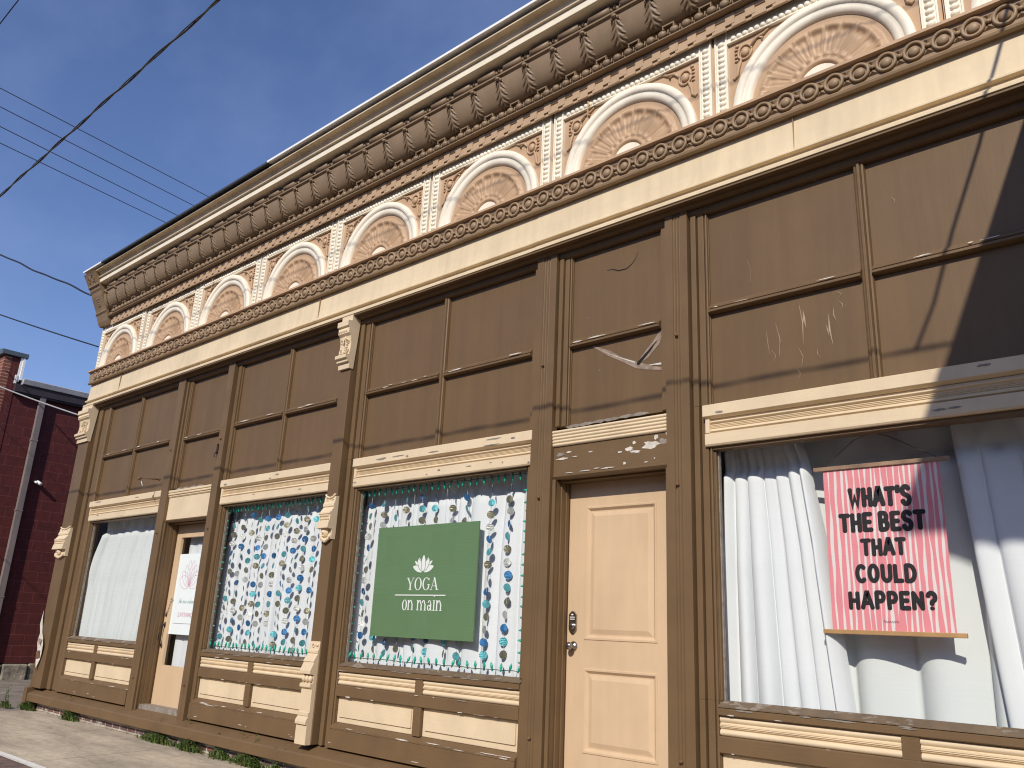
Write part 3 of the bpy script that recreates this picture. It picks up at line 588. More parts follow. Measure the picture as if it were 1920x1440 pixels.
# ---------- frieze panels
def frieze_proto():
    p = MB(); HP = 1.531 / 2
    p.box(-HP, HP, -.03, .09, 4.90, 5.64); base = p.build('frieze_panel', 'tan', SF, local=True)
    a = MB(); R = [(.62, -.03), (.62, -.062), (.612, -.070), (.585, -.074), (.562, -.071), (.556, -.060), (.550, -.056), (.53, -.0625), (.51, -.057), (.494, -.046), (.487, -.03)]
    ns = 40; Z0 = 4.882; a0 = math.asin(.05 / .62)
    a.grid(lambda u, v: (R[round(v * 10)][0] * math.cos(-.12 + (PI + .24) * u), R[round(v * 10)][1], Z0 + R[round(v * 10)][0] * math.sin(-.12 + (PI + .24) * u)), ns, 10)
    q = MB(); q.lathe([(0, 0), (.14, 0)], (0, -.036, Z0), (0, -1, 0), 28, smooth=False)
    a.v += [(x, y, max(z, 4.90)) for x, y, z in []]; a.build('arch', 'white', base, local=True)
    q.build('lunette', 'white', base, local=True)
    f = MB(); NP = 11; CW = 10; RW = 16
    def hgt(r, th):
        t = th / PI * NP; ph = (t % 1) - .5; h = 0.
        if .18 < r < .452:
            q = (r - .18) / (.452 - .18); tip = 1 - (abs(ph) / .5) ** 3 * .35
            edge = .011 * math.exp(-((abs(ph) - .40) / .055) ** 2) * min(1, q * 4) * (1 if q < .93 else 0)
            lobe = .023 * math.exp(-((q - .86) / .075) ** 2) * max(0, 1 - (abs(ph) / .46) ** 4)
            cup = -.006 * math.exp(-((q - .70) / .08) ** 2) * (1 if abs(ph) < .3 else 0)
            rib = .006 * math.exp(-(ph / .06) ** 2) * (1 if .25 < q < .72 else 0) * (1 if int(t) % 2 == 0 else .6)
            root = .016 * math.exp(-((q - .09) / .07) ** 2) * max(0, 1 - (abs(ph) / .45) ** 2)
            h = edge + lobe + cup + rib + root + .004
        if r <= .18: h = .02 * math.sin(PI * (r - .14) / .04) + .004
        return h
    f.grid(lambda u, v: ((.14 + .335 * v) * math.cos(PI * u), -.031 - hgt(.14 + .335 * v, min(PI * u, PI - 1e-6)), Z0 + (.14 + .335 * v) * math.sin(PI * u)), NP * CW, 30)
    f.build('sunburst', 'tan', base, local=True)
    s = MB()
    for sg in (-1, 1):
        s.box(sg * .70 - .05, sg * .70 + .05, -.047, -.03, 4.89, 5.613)
        s.box(sg * .70 - .05, sg * .70 - .038, -.058, -.047, 4.89, 5.613); s.box(sg * .70 + .038, sg * .70 + .05, -.058, -.047, 4.89, 5.613)
        for k in range(14): s.ball((sg * .70, -.047, 4.925 + .046 * k), (.029, .019, .0225), 10, 6)
    s.box(-.649, .649, -.047, -.03, 5.500, 5.613); s.box(-.649, .649, -.058, -.047, 5.500, 5.508)
    for k in range(27): s.ball((-.60 + .0462 * k, -.047, 5.534), (.0225, .019, .022), 10, 6)
    s.build('beaded_frame', 'white', base, local=True)
    for sg in (-1, 1):
        o = MB(); cx, cz = sg * .52, 5.385
        o.ball((cx, -.034, cz), (.034, .024, .04), 12, 6)
        o.tube([(cx + .052 * math.cos(t), -.036, cz + .06 * math.sin(t)) for t in [2 * PI * k / 18 for k in range(19)]], .010, 6)
        o.tube([(cx - sg * .045, -.036, cz + .02), (cx - sg * .09, -.038, cz + .075), (cx - sg * .15, -.038, cz + .085), (cx - sg * .19, -.036, cz + .11), (cx - sg * .205, -.034, cz + .10)], .012, 5, rs=[.012, .014, .012, .009, .004])
        o.tube([(cx - sg * .1, -.036, cz + .08), (cx - sg * .14, -.036, cz + .055), (cx - sg * .13, -.035, cz + .04)], .008, 5)
        o.tube([(cx + sg * .03, -.036, cz - .055), (cx + sg * .055, -.038, cz - .12), (cx + sg * .06, -.038, cz - .175), (cx + sg * .085, -.036, cz - .20), (cx + sg * .10, -.034, cz - .18)], .012, 5, rs=[.010, .013, .012, .010, .006])
        for k in range(4): o.ball((cx + sg * .068, -.034, cz + .045 - .032 * k), (.016, .012, .008), 6, 4)
        o.ball((cx + sg * .06, -.034, cz + .075), (.016, .013, .014), 8, 5)
        o.build('scroll_ornament', 'tan', base, local=True)
    return base
FP = frieze_proto()
for k in range(-3, 7):
    x = -3.246 - 1.531 * k - SF.location.x
    if k == -3: FP.location = (x, 0, 0)
    else:
        q = dup(FP, SF, (x, rng.uniform(-.0015, .0015), rng.uniform(-.002, .002))); q.rotation_euler = (rng.uniform(-.003, .003), rng.uniform(-.002, .002), rng.uniform(-.001, .001))
b = MB(); b.box(XL - .004, -13.197, -.056, .09, 4.90, 5.60); b.build('frieze_edge', 'tan', SF)

# ---------- cornice
b = MB()
crown = [(.2, 6.40), (-.450, 6.40), (-.450, 6.386), (-.466, 6.382), (-.466, 6.366), (-.452, 6.364), (-.432, 6.362), (-.412, 6.356), (-.398, 6.345), (-.389, 6.325), (-.387, 6.300), (-.387, 6.292), (-.404, 6.291), (-.404, 6.278), (-.37, 6.272), (.2, 6.272)]
XC = XL + .37
b.ext(crown, XC - .01, XR, 'x'); CO = b.build('cornice', 'cyma', SF)
b = MB(); fp = [(.2, 6.271), (-.378, 6.271), (-.374, 6.206), (-.362, 6.202), (.2, 6.202)]; b.ext(fp, XC - .01, -4.3, 'x'); b.ext([(p[0] - .003 if p[0] < 0 else p[0], p[1] + .0005) for p in fp], -4.3, XR, 'x'); b.build('fascia', 'fascia', CO, bevel=.003)
b = MB()
def cove(t):   # t 0 top .. 1 bottom
    a = PI / 2 * t; return (-.292 + .142 * math.sin(a) ** 1.0 * (1 - .0) * (t ** .15 if t > 0 else 0), 6.072 - .225 * (1 - math.cos(a)) - .04 * t)
cv = []
for k in range(15):
    t = k / 14; a = PI / 2 * t
    cv.append((-.15 - .125 * math.cos(a), 6.068 - .245 * math.sin(a)))
def covept(t):
    a = PI / 2 * t; return (-.15 - .125 * math.cos(a), 6.068 - .245 * math.sin(a))
b.ext([(.2, 6.2015), (-.17, 6.2015), (-.17, 6.11), (-.285, 6.104), (-.298, 6.096), (-.298, 6.080), (-.285, 6.072)] + cv + [(-.148, 5.815), (-.165, 5.80), (-.14, 5.79), (-.14, 5.735), (-.165, 5.73), (-.168, 5.718), (-.15, 5.713), (.2, 5.713)], XC - .01, XR, 'x')
b.build('cove', 'taupe', CO)
LP = .3163; lx0 = -3.521
ra = MB(); x = lx0 - LP * 32
for k in range(-31, 20):
    x = lx0 + LP * k
    if x < XC + .05 or x > XR - .1: continue
    ra.tube([(x + .055, -.272, 6.142), (x + LP - .055, -.272, 6.142)], .036, 10)
    for q in range(4): ra.ball((x - .045 + .03 * q, -.268, 6.14 + .012 * math.sin(q * 2.1)), (.018, .026, .024), 8, 5)
ra.build('reel_row', 'taupe', CO)
lf = MB()
def onc(x, t, out):       # point on the bulging frieze, pushed outward
    y, z = covept(t); y2, z2 = covept(t + .02); n = Vector((0, -(z - z2), (y - y2) * -1)).normalized()
    n = Vector((0, y + .15, (z - 6.0) * .35)).normalized() if n.length < .5 else n
    d = Vector((0, y + .15, z - 6.068)); d.normalize(); return (x, y + d.y * out, z + d.z * out)
def leafpt(u, v):
    q = 2 * u - 1; w = .076 * (.40 + .60 * math.sin(PI * min(1, .16 + v * .78))) * (.80 + .22 * abs(math.sin(v * 5 * PI)))
    ch = math.cos(2 * PI * (abs(q) * 1.5 + v * 5)) * min(1, abs(q) * 3)
    h = .008 * (1 - q * q) + (.0075 if q > 0 else .009) * ch * (1 - abs(q) ** 4) + .006 * math.exp(-(q / .12) ** 2) - .004 * (abs(q) > .97) + .016 * max(0, v - .8) / .2
    return onc(q * w, .97 - .90 * v, h)
lf.grid(leafpt, 26, 44)
lf.ball(onc(0, .06, .034), (.026, .020, .018), 8, 6); lf.ball(onc(-.026, .09, .024), (.013, .012, .016), 8, 5); lf.ball(onc(.026, .09, .024), (.013, .012, .016), 8, 5)
leaf = None
for k in range(-31, 20):
    x = lx0 + LP * k
    if x < XC + .05 or x > XR - .1: continue
    if leaf is None: leaf = lf.build('acanthus_leaf', 'taupe', CO, local=True); leaf.location = (x - SF.location.x, 0, 0)
    else: dup(leaf, CO, (x - SF.location.x, 0, 0))
br = MB(); BP = LP / 3
k = -100
while True:
    x = lx0 + .04 + BP * k; k += 1
    if x < XC + .08: continue
    if x > XR - .05: break
    br.ball((x, -.158, 5.765), (.040, .030, .034), 10, 6); br.tube([(x + BP / 2, -.16, 5.785), (x + BP / 2, -.166, 5.74)], .007, 5)
for k in range(-31, 20):
    x = lx0 + LP * k + .105
    if x < XC + .05 or x > XR - .1: continue
    br.box(x - .052, x + .052, -.184, -.15, 5.812, 5.824); br.box(x - .052, x - .042, -.183, -.150, 5.786, 5.812); br.box(x + .042, x + .052, -.183, -.150, 5.786, 5.812)
br.build('bead_row', 'taupe', CO)
de = MB(); de.box(XC, XR, -.10, -.088, 5.584, 5.708); de.box(XC, XR, -.088, .09, 5.700, 5.708)
DP = .1572; x = -3.13 - DP * 64
while x < XR - .1:
    x += DP
    if x < XC + .02 or x > XR - .12: continue
    de.box(x, x + .074, -.114, -.1001, 5.612, 5.706)                     # block
    de.box(x + .074, x + DP, -.109, -.1001, 5.672, 5.707)               # tab between blocks
    de.box(x + .050, x + DP + .0005, -.111, -.1001, 5.5835, 5.640)        # low step beside it
de.build('dentil_course', 'dentil', CO)
# end bracket
b = MB()
face = [(.2, 6.372), (-.498, 6.372), (-.475, 6.34), (-.40, 6.21), (-.395, 6.18), (-.365, 6.165), (-.355, 6.13), (-.33, 6.10), (-.31, 6.04), (-.22, 5.86), (-.205, 5.82), (-.215, 5.80), (-.19, 5.775), (-.165, 5.71), (-.15, 5.67), (-.12, 5.62), (.2, 5.62)]
b.ext(face, XL - .01, XC - .011, 'x')
yb = lambda z: -.498 + (6.372 - z) * .503 - .006
for sg in (-1, 1): scroll(b, XL + .175 + sg * .075, 6.28, .055, 0, 1.4, sg, .007, PI / 2, yf=lambda z: -.475 + (6.34 - z) * .575); scroll(b, XL + .175 + sg * .075, 6.22, .05, 0, 1.3, -sg, .006, -PI / 2, yf=lambda z: -.475 + (6.34 - z) * .575)
for k, (dx, z) in enumerate([(-.02, 6.0), (.02, 6.0), (0, 5.965), (0, 5.93), (-.015, 5.905), (.015, 5.905)]): b.ball((XL + .175 + dx * 1.6, -.31 + (6.04 - z) * .5, z), (.014, .013, .014), 8, 5)
b.build('end_bracket', 'taupe', SF, bevel=.003)
# roof flashing, three lapped lengths
for xa, xb, mt, dz in ((XL - .02, -12.55, 'flash', 0), (-12.56, -7.98, 'dflash', -.006), (-7.99, XR, 'flash', .002)):
    b = MB(); b.ext([(.3, 6.440 + dz), (-.512, 6.437 + dz), (-.512, 6.412 + dz), (-.505, 6.412 + dz), (-.505, 6.418 + dz), (.3, 6.424 + dz)], xa, xb, 'x'); plabel(b.build('roof_flashing', mt, SF), 'dark roof flashing' if mt == 'dflash' else 'white roof flashing')

# ---------- rusted seams down the frieze and dents where sheets lap
rs_ = MB(); q = 0
for X in (-3.62, -9.75, .95):
    for k in range(9):
        q += 1; blob(rs_, X + rng.uniform(-.006, .008), 5.57 - .02 * k, rng.uniform(.003, .011), rng.uniform(.012, .03), -.0775 - .0002 * q, rng, 0, .4)
rs_.build('rust_streak', 'ruststain', SF)
sm = MB()
for X in (-12.1, -7.2, -1.9): sm = MB(); sm.box(X, X + .004, -.0870, -.06, 4.42, 4.70); sm.build('sheet_seam', 'ringm', SB)
# ================================================================ flag holder
b = MB(); fx = -10.37
b.tube([(fx, -.046, 2.955), (fx, -.30, 2.93)], .008, 6); b.lathe([(.02, 0), (.024, .015), (.016, .03), (0, .034)], (fx, -.29, 2.925), (0, -1, .1), 10); b.ball((fx, -.05, 2.955), (.02, .012, .02))
h = b.build('flag_holder', 'rust'); tag(h, 'short rusty iron rod with a round knob sticking out beside the first transom', 'bracket')
c = MB(); c.tube([(fx, -.28, 2.91), (fx + .03, -.275, 2.86), (fx + .045, -.27, 2.83)], .004, 5); c.build('tie', 'camw', h)

# ================================================================ curtains
def curtain(name, label, edgeL, edgeR, ztop, zbot, y0, nf, amp, seed, mat='curtain', group=None, sharp=.8):
    r = random.Random(seed); ph = [0.]
    for k in range(nf): ph.append(ph[-1] + r.uniform(.6, 1.5))
    ph = [p / ph[-1] for p in ph]; am = [r.uniform(.55, 1.15) for k in range(nf + 1)]; dr = [r.uniform(-.35, .35) for k in range(nf + 1)]
    def fn(u, v):
        z = ztop + (zbot - ztop) * v; xl, xr = edgeL(v), edgeR(v)
        k = 0
        while k < nf - 1 and u > ph[k + 1]: k += 1
        t = (u - ph[k]) / (ph[k + 1] - ph[k]); x = xl + (xr - xl) * u
        a = amp * am[k] * (.45 + .55 * min(1, v * 2.2))
        fold = a * (math.sin(PI * t ** .8) ** sharp)
        if v < .12: fold = fold * (.6 + .4 * math.cos(v / .12 * PI)) + .006 * math.sin(u * nf * 9.)
        sway = .02 * math.sin(v * 2.3 + dr[k] * 6) * amp / .06 * .6
        return (x + dr[k] * .04 * v * math.sin(PI * t) * amp / .05, y0 - fold + sway * math.sin(PI * t), z)
    b = MB(); b.grid(fn, nf * 20, 36); o = b.build(name, mat, recalc=False); return tag(o, label, 'curtain', group)
def lin(*p):
    def f(v):
        for (a, x), (b_, y) in zip(p, p[1:]):
            if v <= b_: return x + (y - x) * (v - a) / (b_ - a)
        return p[-1][1]
    return f
curtain('curtain', 'plain white curtain gathered in the far left window', lin((0, -12.24), (.1, -12.30), (.3, -12.43), (.55, -12.50), (1, -12.46)), lin((0, -10.25), (.5, -10.45), (1, -10.6)), 2.58, .90, .23, 10, .10, 3, 'curtain_grey', None, .40)
curtain('curtain', 'white curtain behind the foil dot garlands, left of the brown middle pilaster', lin((0, -8.87), (.1, -8.885), (.4, -8.935), (1, -8.92)), lin((0, -6.70), (1, -6.70)), 2.6, .85, .215, 13, .09, 5, 'curtain', None, .40)
curtain('curtain', 'white curtain behind the green yoga sign', lin((0, -6.41), (.1, -6.43), (.5, -6.485), (1, -6.485)), lin((0, -4.06), (1, -4.06)), 2.6, .85, .215, 13, .09, 8, 'curtain', None, .40)
curtain('curtain', 'white curtain hanging left of the pink poster', lin((0, -2.635), (.5, -2.655), (1, -2.67)), lin((0, -2.10), (.1, -2.06), (.4, -1.97), (1, -1.86)), 2.58, .82, .255, 7, .10, 11, 'curtain', None, .5)
curtain('curtain', 'pale sheet curtain hanging straight behind the pink poster', lin((0, -2.25), (1, -2.2)), lin((0, -.75), (1, -.8)), 2.6, .82, .38, 5, .12, 12, 'curtain_grey', None, .9)
curtain('curtain', 'white curtain hanging right of the pink poster, partly shaded', lin((0, -1.24), (.3, -1.2), (1, -1.10)), lin((0, -.25), (1, -.25)), 2.58, .82, .27, 6, .11, 13, 'curtain', None, .5)
curtain('door_curtain', 'plain white curtain behind the glass of the left door', lin((0, -9.93), (1, -9.93)), lin((0, -9.1), (1, -9.1)), 2.24, .70, .27, 3, .02, 21)

# ================================================================ string lights
def string_lights(label, x0, x1, z0, z1, y, right):
    r = random.Random(int(-x0 * 10)); root = empty('string_lights', label, 'string lights', (x0, y, z0), 'green string lights round the windows')
    w = MB(); path = []
    def run(a, c, n):
        for k in range(n + 1): t = k / n; path.append((a[0] + (c[0] - a[0]) * t + r.uniform(-.004, .004), y + r.uniform(-.004, .004), a[1] + (c[1] - a[1]) * t + r.uniform(-.006, .006)))
    run((x0, z0), (x0, z1), 18); run((x0, z1), (x1, z1), 30)
    if right: run((x1, z1), (x1, z0), 18)
    else: path.append((x1, y, z1 - .02))
    w.tube(path, .0028, 4)
    w.tube([(x0 + (x1 - x0) * k / 20, y + r.uniform(-.003, .003), z0 + r.uniform(-.004, .004)) for k in range(21)], .0028, 4); w.build('wire', 'bulbwire', root)
    pb = MB(); pb.lathe([(0, -.012), (.007, -.012), (.007, .010), (.0105, .013), (.012, .026), (.008, .042), (0, .058)], (0, 0, 0), (0, 0, -1), 7); proto = pb.build('bulb', 'bulb', root, local=True)
    sp = []
    for k in range(27): sp.append((x0 + (x1 - x0) * (k + .6) / 27, z1, 0))
    for k in range(19): sp.append((x0, z1 - (z1 - z0) * (k + .8) / 19.5, PI / 2))
    if right:
        for k in range(18): sp.append((x1, z1 - (z1 - z0) * (k + .8) / 18.5, -PI / 2))
    for k in range(24): sp.append((x0 + (x1 - x0) * (k + .5) / 24, z0, PI))
    for i, (X, Z, a) in enumerate(sp):
        o = proto if i == 0 else dup(proto, root)
        ja = 0.3 if a not in (PI / 2, -PI / 2) else .25
        o.location = (X - x0, r.uniform(-.004, .004), Z - z0); o.rotation_euler = (r.uniform(-.35, .35), -a + r.uniform(-ja, ja), 0)
string_lights('green bulb string lights framing the window left of the middle pilaster', -8.788, -6.9, 1.005, 2.50, .074, False)
string_lights('green bulb string lights framing the window with the green yoga sign', -6.350, -4.225, 1.01, 2.50, .074, True)

# ================================================================ foil dot garlands
def garland(x, ztop, zbot, y, seed, label, group):
    r = random.Random(seed); root = empty('dot_garland', label, 'garland', (x, y, zbot), group)
    s = MB(); z = ztop - r.uniform(.09, .16); zs = []
    while z > zbot + .03: zs.append(z); z -= r.uniform(.094, .104)
    xs = [r.uniform(-.012, .012) for _ in zs]
    s.tube([(x, y, ztop)] + [(x + a, y, q) for a, q in zip(xs, zs)], .0012, 3); s.build('thread', 'camw', root)
    cyc = ['d_blue', 'd_aqua', 'd_olive_refl', 'd_clear']; o0 = r.randint(0, 1)
    for i, (a, q) in enumerate(zip(xs, zs)):
        d = bpy.data.objects.new('disc', DISC[cyc[(i + o0) % 4]]); C.objects.link(d); d.parent = root
        d.location = (a, r.uniform(-.006, .006), q - zbot); d.rotation_euler = (r.uniform(-.3, .3), r.uniform(-.2, .2), r.uniform(0, PI))
DISC = {}
for k in ('d_blue', 'd_aqua', 'd_olive_refl', 'd_clear'):
    b = MB(); n = 20
    b.add([(0.0325 * math.cos(2 * PI * i / n), .006 * (math.cos(4 * PI * i / n) * .35), 0.0325 * math.sin(2 * PI * i / n)) for i in range(n)] + [(0, -.003, 0)], [(i, (i + 1) % n, n) for i in range(n)], 0, True)
    me = bpy.data.meshes.new('disc'); me.from_pydata(b.v, [], b.f); me.materials.append(M[k]); [setattr(p, 'use_smooth', True) for p in me.polygons]; DISC[k] = me
order = ['leftmost', 'second from the left', 'third from the left', 'fourth from the left', 'fifth from the left', 'sixth from the left', 'seventh from the left', 'eighth from the left', 'ninth from the left', 'tenth from the left', 'eleventh from the left', 'rightmost']
for k in range(11): garland(-8.62 + .172 * k + rng.uniform(-.02, .02), 2.50, .99, .100 + .012 * (k % 2), 100 + k, 'foil dot garland, %s of the eleven left of the middle pilaster' % (order[:10] + order[11:])[k], 'foil dot garlands left of the middle pilaster')
gx = [-6.21, -6.06, -5.90, -5.74, -5.53, -5.36, -5.14, -4.98, -4.66, -4.46]
o10 = order[:9] + ['rightmost']
for k, x in enumerate(gx): garland(x, 2.50, 1.01, .132 if -6.12 < x < -4.72 else .100 + .012 * (k % 2), 300 + k, 'foil dot garland, %s of the ten in the yoga sign window' % o10[k], 'foil dot garlands in the yoga sign window')

# ================================================================ yoga sign
YS = empty('yoga_sign', 'square sage green board with white lotus and the words YOGA on main', 'sign', (-5.425, .1, 1.2))
b = MB(); b.box(-6.07, -4.783, .10, .112, 1.203, 2.153); b.build('board', 'green', YS)
K = .9899
def S(x, z): return (x * K, (z - 1.28) * K + 1.28)
yl = [.0985]
def ny(): yl[0] -= .00005; return yl[0]
b = MB(); cx, cz = -5.482 * K, S(0, 1.762)[1]
def petal(mb, a, ln, wd, base=(0, 0), y=None, m=0, tip=1.6):
    ca, sa = math.cos(a), math.sin(a); V = []
    for k in range(25):
        t = 2 * PI * k / 24; u = .5 - .5 * math.cos(t); w = wd / 2 * math.sin(t) * (1 if u < .5 else (1 - (2 * u - 1) ** tip * .3)); V.append((base[0] + ca * u * ln - sa * w, base[1] + sa * u * ln + ca * w))
    return V
def fillp(mb, V, y, m=0): mb.add([(p[0], y, p[1]) for p in V[:-1]], [tuple(range(len(V) - 1))], m)
for a, ln, wd, mm in [(62, .128, .034, 0), (118, .128, .034, 0), (38, .14, .034, 0), (142, .14, .034, 0), (17, .135, .05, 0), (163, .135, .05, 0), (55, .122, .05, 0), (125, .122, .05, 0), (90, .135, .05, 0)]:
    V = petal(b, math.radians(a), ln, wd, (cx, cz)); V2 = petal(b, math.radians(a), ln + .008, wd + .012, (cx - .004 * math.cos(math.radians(a)), cz - .004 * math.sin(math.radians(a))))
    if a not in (62, 118, 38, 142): fillp(b, V2, ny(), 1)
    fillp(b, V, ny(), 0)
b.build('lotus_emblem', ['signw', 'green'], YS)
# serif lettering: thick and thin strokes with flat serifs
def serif_text(mb, txt, x0, x1, z0, z1):
    G = {}
    tk, tn, sf = .135, .045, .04
    def stem(x, w=tk, za=0, zb=1, fl=True):
        o = [('b', x - w / 2, x + w / 2, za, zb)]
        if fl: o += [('b', x - w / 2 - .07, x + w / 2 + .07, za, za + sf)]
        return o
    G['Y'] = (.78, [('l', (.12, 1), (.40, .45), tk), ('l', (.68, 1), (.42, .45), tn), ('b', .335, .465, 0, .48), ('b', .24, .56, 0, sf), ('b', -.02, .28, 1 - sf, 1), ('b', .56, .80, 1 - sf, 1)])
    G['O'] = (.80, [('o', .40, .5, .36, .52, tk, tn, 0, 360)])
    G['G'] = (.80, [('o', .40, .5, .36, .52, tk, tn, 42, 322), ('b', .60, .71, .12, .45), ('b', .50, .80, .43, .43 + sf), ('b', .655, .695, .74, .98)])
    G['A'] = (.80, [('l', (.40, 1.0), (.10, .0), tn), ('l', (.38, 1.02), (.68, .0), tk), ('b', .20, .56, .30, .345), ('b', -.02, .24, 0, sf), ('b', .54, .84, 0, sf)])
    h = .66
    G['o'] = (.56, [('o', .28, h / 2, .25, h / 2 + .02, tk * .9, tn, 0, 360)])
    def nn(x): return [('b', x, x + .11, 0, h), ('b', x - .06, x + .17, 0, sf), ('b', x - .06, x + .06, h - sf, h)]
    def arch(x, w): return [('o', x + w / 2, h * .62, w / 2, h * .38, tk * .8, tn * 1.4, 0, 160), ('b', x + w - .055, x + w + .055, 0, h * .64), ('b', x + w - .11, x + w + .11, 0, sf)]
    G['n'] = (.66, nn(.06) + arch(.13, .36)); G['m'] = (1.0, nn(.06) + arch(.13, .34) + arch(.50, .34))
    G['a'] = (.54, [('b', .33, .44, .04, h * .66), ('o', .24, h * .66, .16, h * .34, tk * .6, tn * 1.3, 0, 165), ('o', .215, .18, .175, .19, tk * .8, tn * 1.2, 20, 350), ('b', .40, .50, 0, sf * 1.3)])
    G['i'] = (.30, nn(.08) + [('d', .135, .92, .075)]); G[' '] = (.26, [])
    tot = sum(G[ch][0] for ch in txt); sx = (x1 - x0) / tot; sz = z1 - z0; X = x0
    T = lambda p: (X + p[0] * sx, z0 + p[1] * sz)
    for ch in txt:
        for it in G[ch][1]:
            if it[0] == 'b':
                a, c = T((it[1], it[3])), T((it[2], it[4])); y = ny(); mb.add([(a[0], y, a[1]), (c[0], y, a[1]), (c[0], y, c[1]), (a[0], y, c[1])], [(0, 1, 2, 3)])
            elif it[0] == 'l':
                p, q = it[1], it[2]; w = it[3] / 2; y = ny(); mb.add([(T((p[0] - w, p[1]))[0], y, T(p)[1]), (T((p[0] + w, p[1]))[0], y, T(p)[1]), (T((q[0] + w, q[1]))[0], y, T(q)[1]), (T((q[0] - w, q[1]))[0], y, T(q)[1])], [(0, 1, 2, 3)])
            elif it[0] == 'o':
                _, cx_, cz_, rx, rz, wx, wz, a0, a1 = it; n = 28; y = ny(); V = []; F = []
                for k in range(n + 1):
                    a = math.radians(a0 + (a1 - a0) * k / n); p = T((cx_ + rx * math.cos(a), cz_ + rz * math.sin(a))); q = T((cx_ + (rx - wx) * math.cos(a), cz_ + (rz - wz) * math.sin(a))); V += [(p[0], y, p[1]), (q[0], y, q[1])]
                    if k < n: F.append((2 * k, 2 * k + 2, 2 * k + 3, 2 * k + 1))
                mb.add(V, F)
            else:
                c0 = T((it[1], it[2])); y = ny(); rr = it[3] * sz; mb.add([(c0[0] + rr * .8 * math.cos(2 * PI * k / 12), y, c0[1] + rr * .8 * math.sin(2 * PI * k / 12)) for k in range(12)], [tuple(range(12))])
        X += G[ch][0] * sx
b = MB(); yl[0] = .0985
a, c = S(-5.683, 1.602), S(-5.275, 1.706); serif_text(b, 'YOGA', a[0], c[0], a[1], c[1])
a, c = S(-5.725, 1.432), S(-5.205, 1.532 + .03); serif_text(b, 'on main', a[0], c[0], a[1], c[1])
a, c = S(-5.825, 1.554), S(-5.177, 1.563); y = ny(); b.add([(a[0], y, a[1]), (c[0], y, a[1]), (c[0], y, c[1]), (a[0], y, c[1])], [(0, 1, 2, 3)])
b.build('lettering', 'signw', YS)
b = MB(); b.tube([(-5.62, .106, 2.15), (-5.62, .11, 2.52)], .0012, 3); b.tube([(-5.2, .106, 2.15), (-5.2, .11, 2.52)], .0012, 3); b.build('hanging_thread', 'camw', YS)

YS.scale = (.9955, 1, .9955); YS.location = (YS.location.x * .9955, YS.location.y - .022, 1.28 + (YS.location.z - 1.28) * .9955)
# ================================================================ pink poster
PS = empty('striped_poster', 'pink striped cloth poster asking WHAT\'S THE BEST THAT COULD HAPPEN?', 'poster', (-1.6104, .14, 1.3689))
b = MB(); r = random.Random(5); px0, px1, pz0, pz1 = -1.9335, -1.2785, 1.3837, 2.3125; nb = 0
edges = [px0]; wide = True
while edges[-1] < px1 - .006: edges.append(min(px1, edges[-1] + (r.uniform(.016, .030) if wide else r.uniform(.006, .014)))); wide = not wide
amp = [0] + [r.uniform(.0015, .0045) for _ in edges[1:-1]] + [0]; phs = [r.uniform(0, 6) for _ in edges]; fq = [r.uniform(5, 13) for _ in edges]
def ex(i, z): return edges[i] + amp[i] * math.sin(fq[i] * z + phs[i]) + (amp[i] * .6 * math.sin(fq[i] * 2.7 * z))
def py(x): return .1400
for i in range(len(edges) - 1):
    V = []; F = []
    for j in range(31):
        z = pz0 + (pz1 - pz0) * j / 30
        for q in (i, i + 1): xx = min(max(ex(q, z), px0), px1); V.append((xx, py(xx), z))
        if j < 30: F.append((2 * j, 2 * j + 1, 2 * j + 3, 2 * j + 2))
    b.add(V, F, i % 2, True)
b.build('cloth', ['pink', 'pwhite'], PS)
b = MB(); b.box(-1.9888, -1.2231, .128, .152, 2.3055, 2.3302); b.build('top_rod', 'oldwood', PS, bevel=.003)
b = MB(); b.box(-1.9859, -1.2291, .128, .152, 1.3610, 1.3857); b.build('bottom_rod', 'oak', PS, bevel=.003)
b = MB(); b.tube([(-1.9266, .14, 2.3273), (-1.7389, .14, 2.4755)], .0022, 4); b.tube([(-1.2844, .14, 2.3273), (-1.5314, .14, 2.4755)], .0022, 4); b.tube([(-1.7389, .14, 2.4755), (-1.6302, .14, 2.5150), (-1.5314, .14, 2.4755)], .0022, 4); b.build('cord', 'cord', PS)
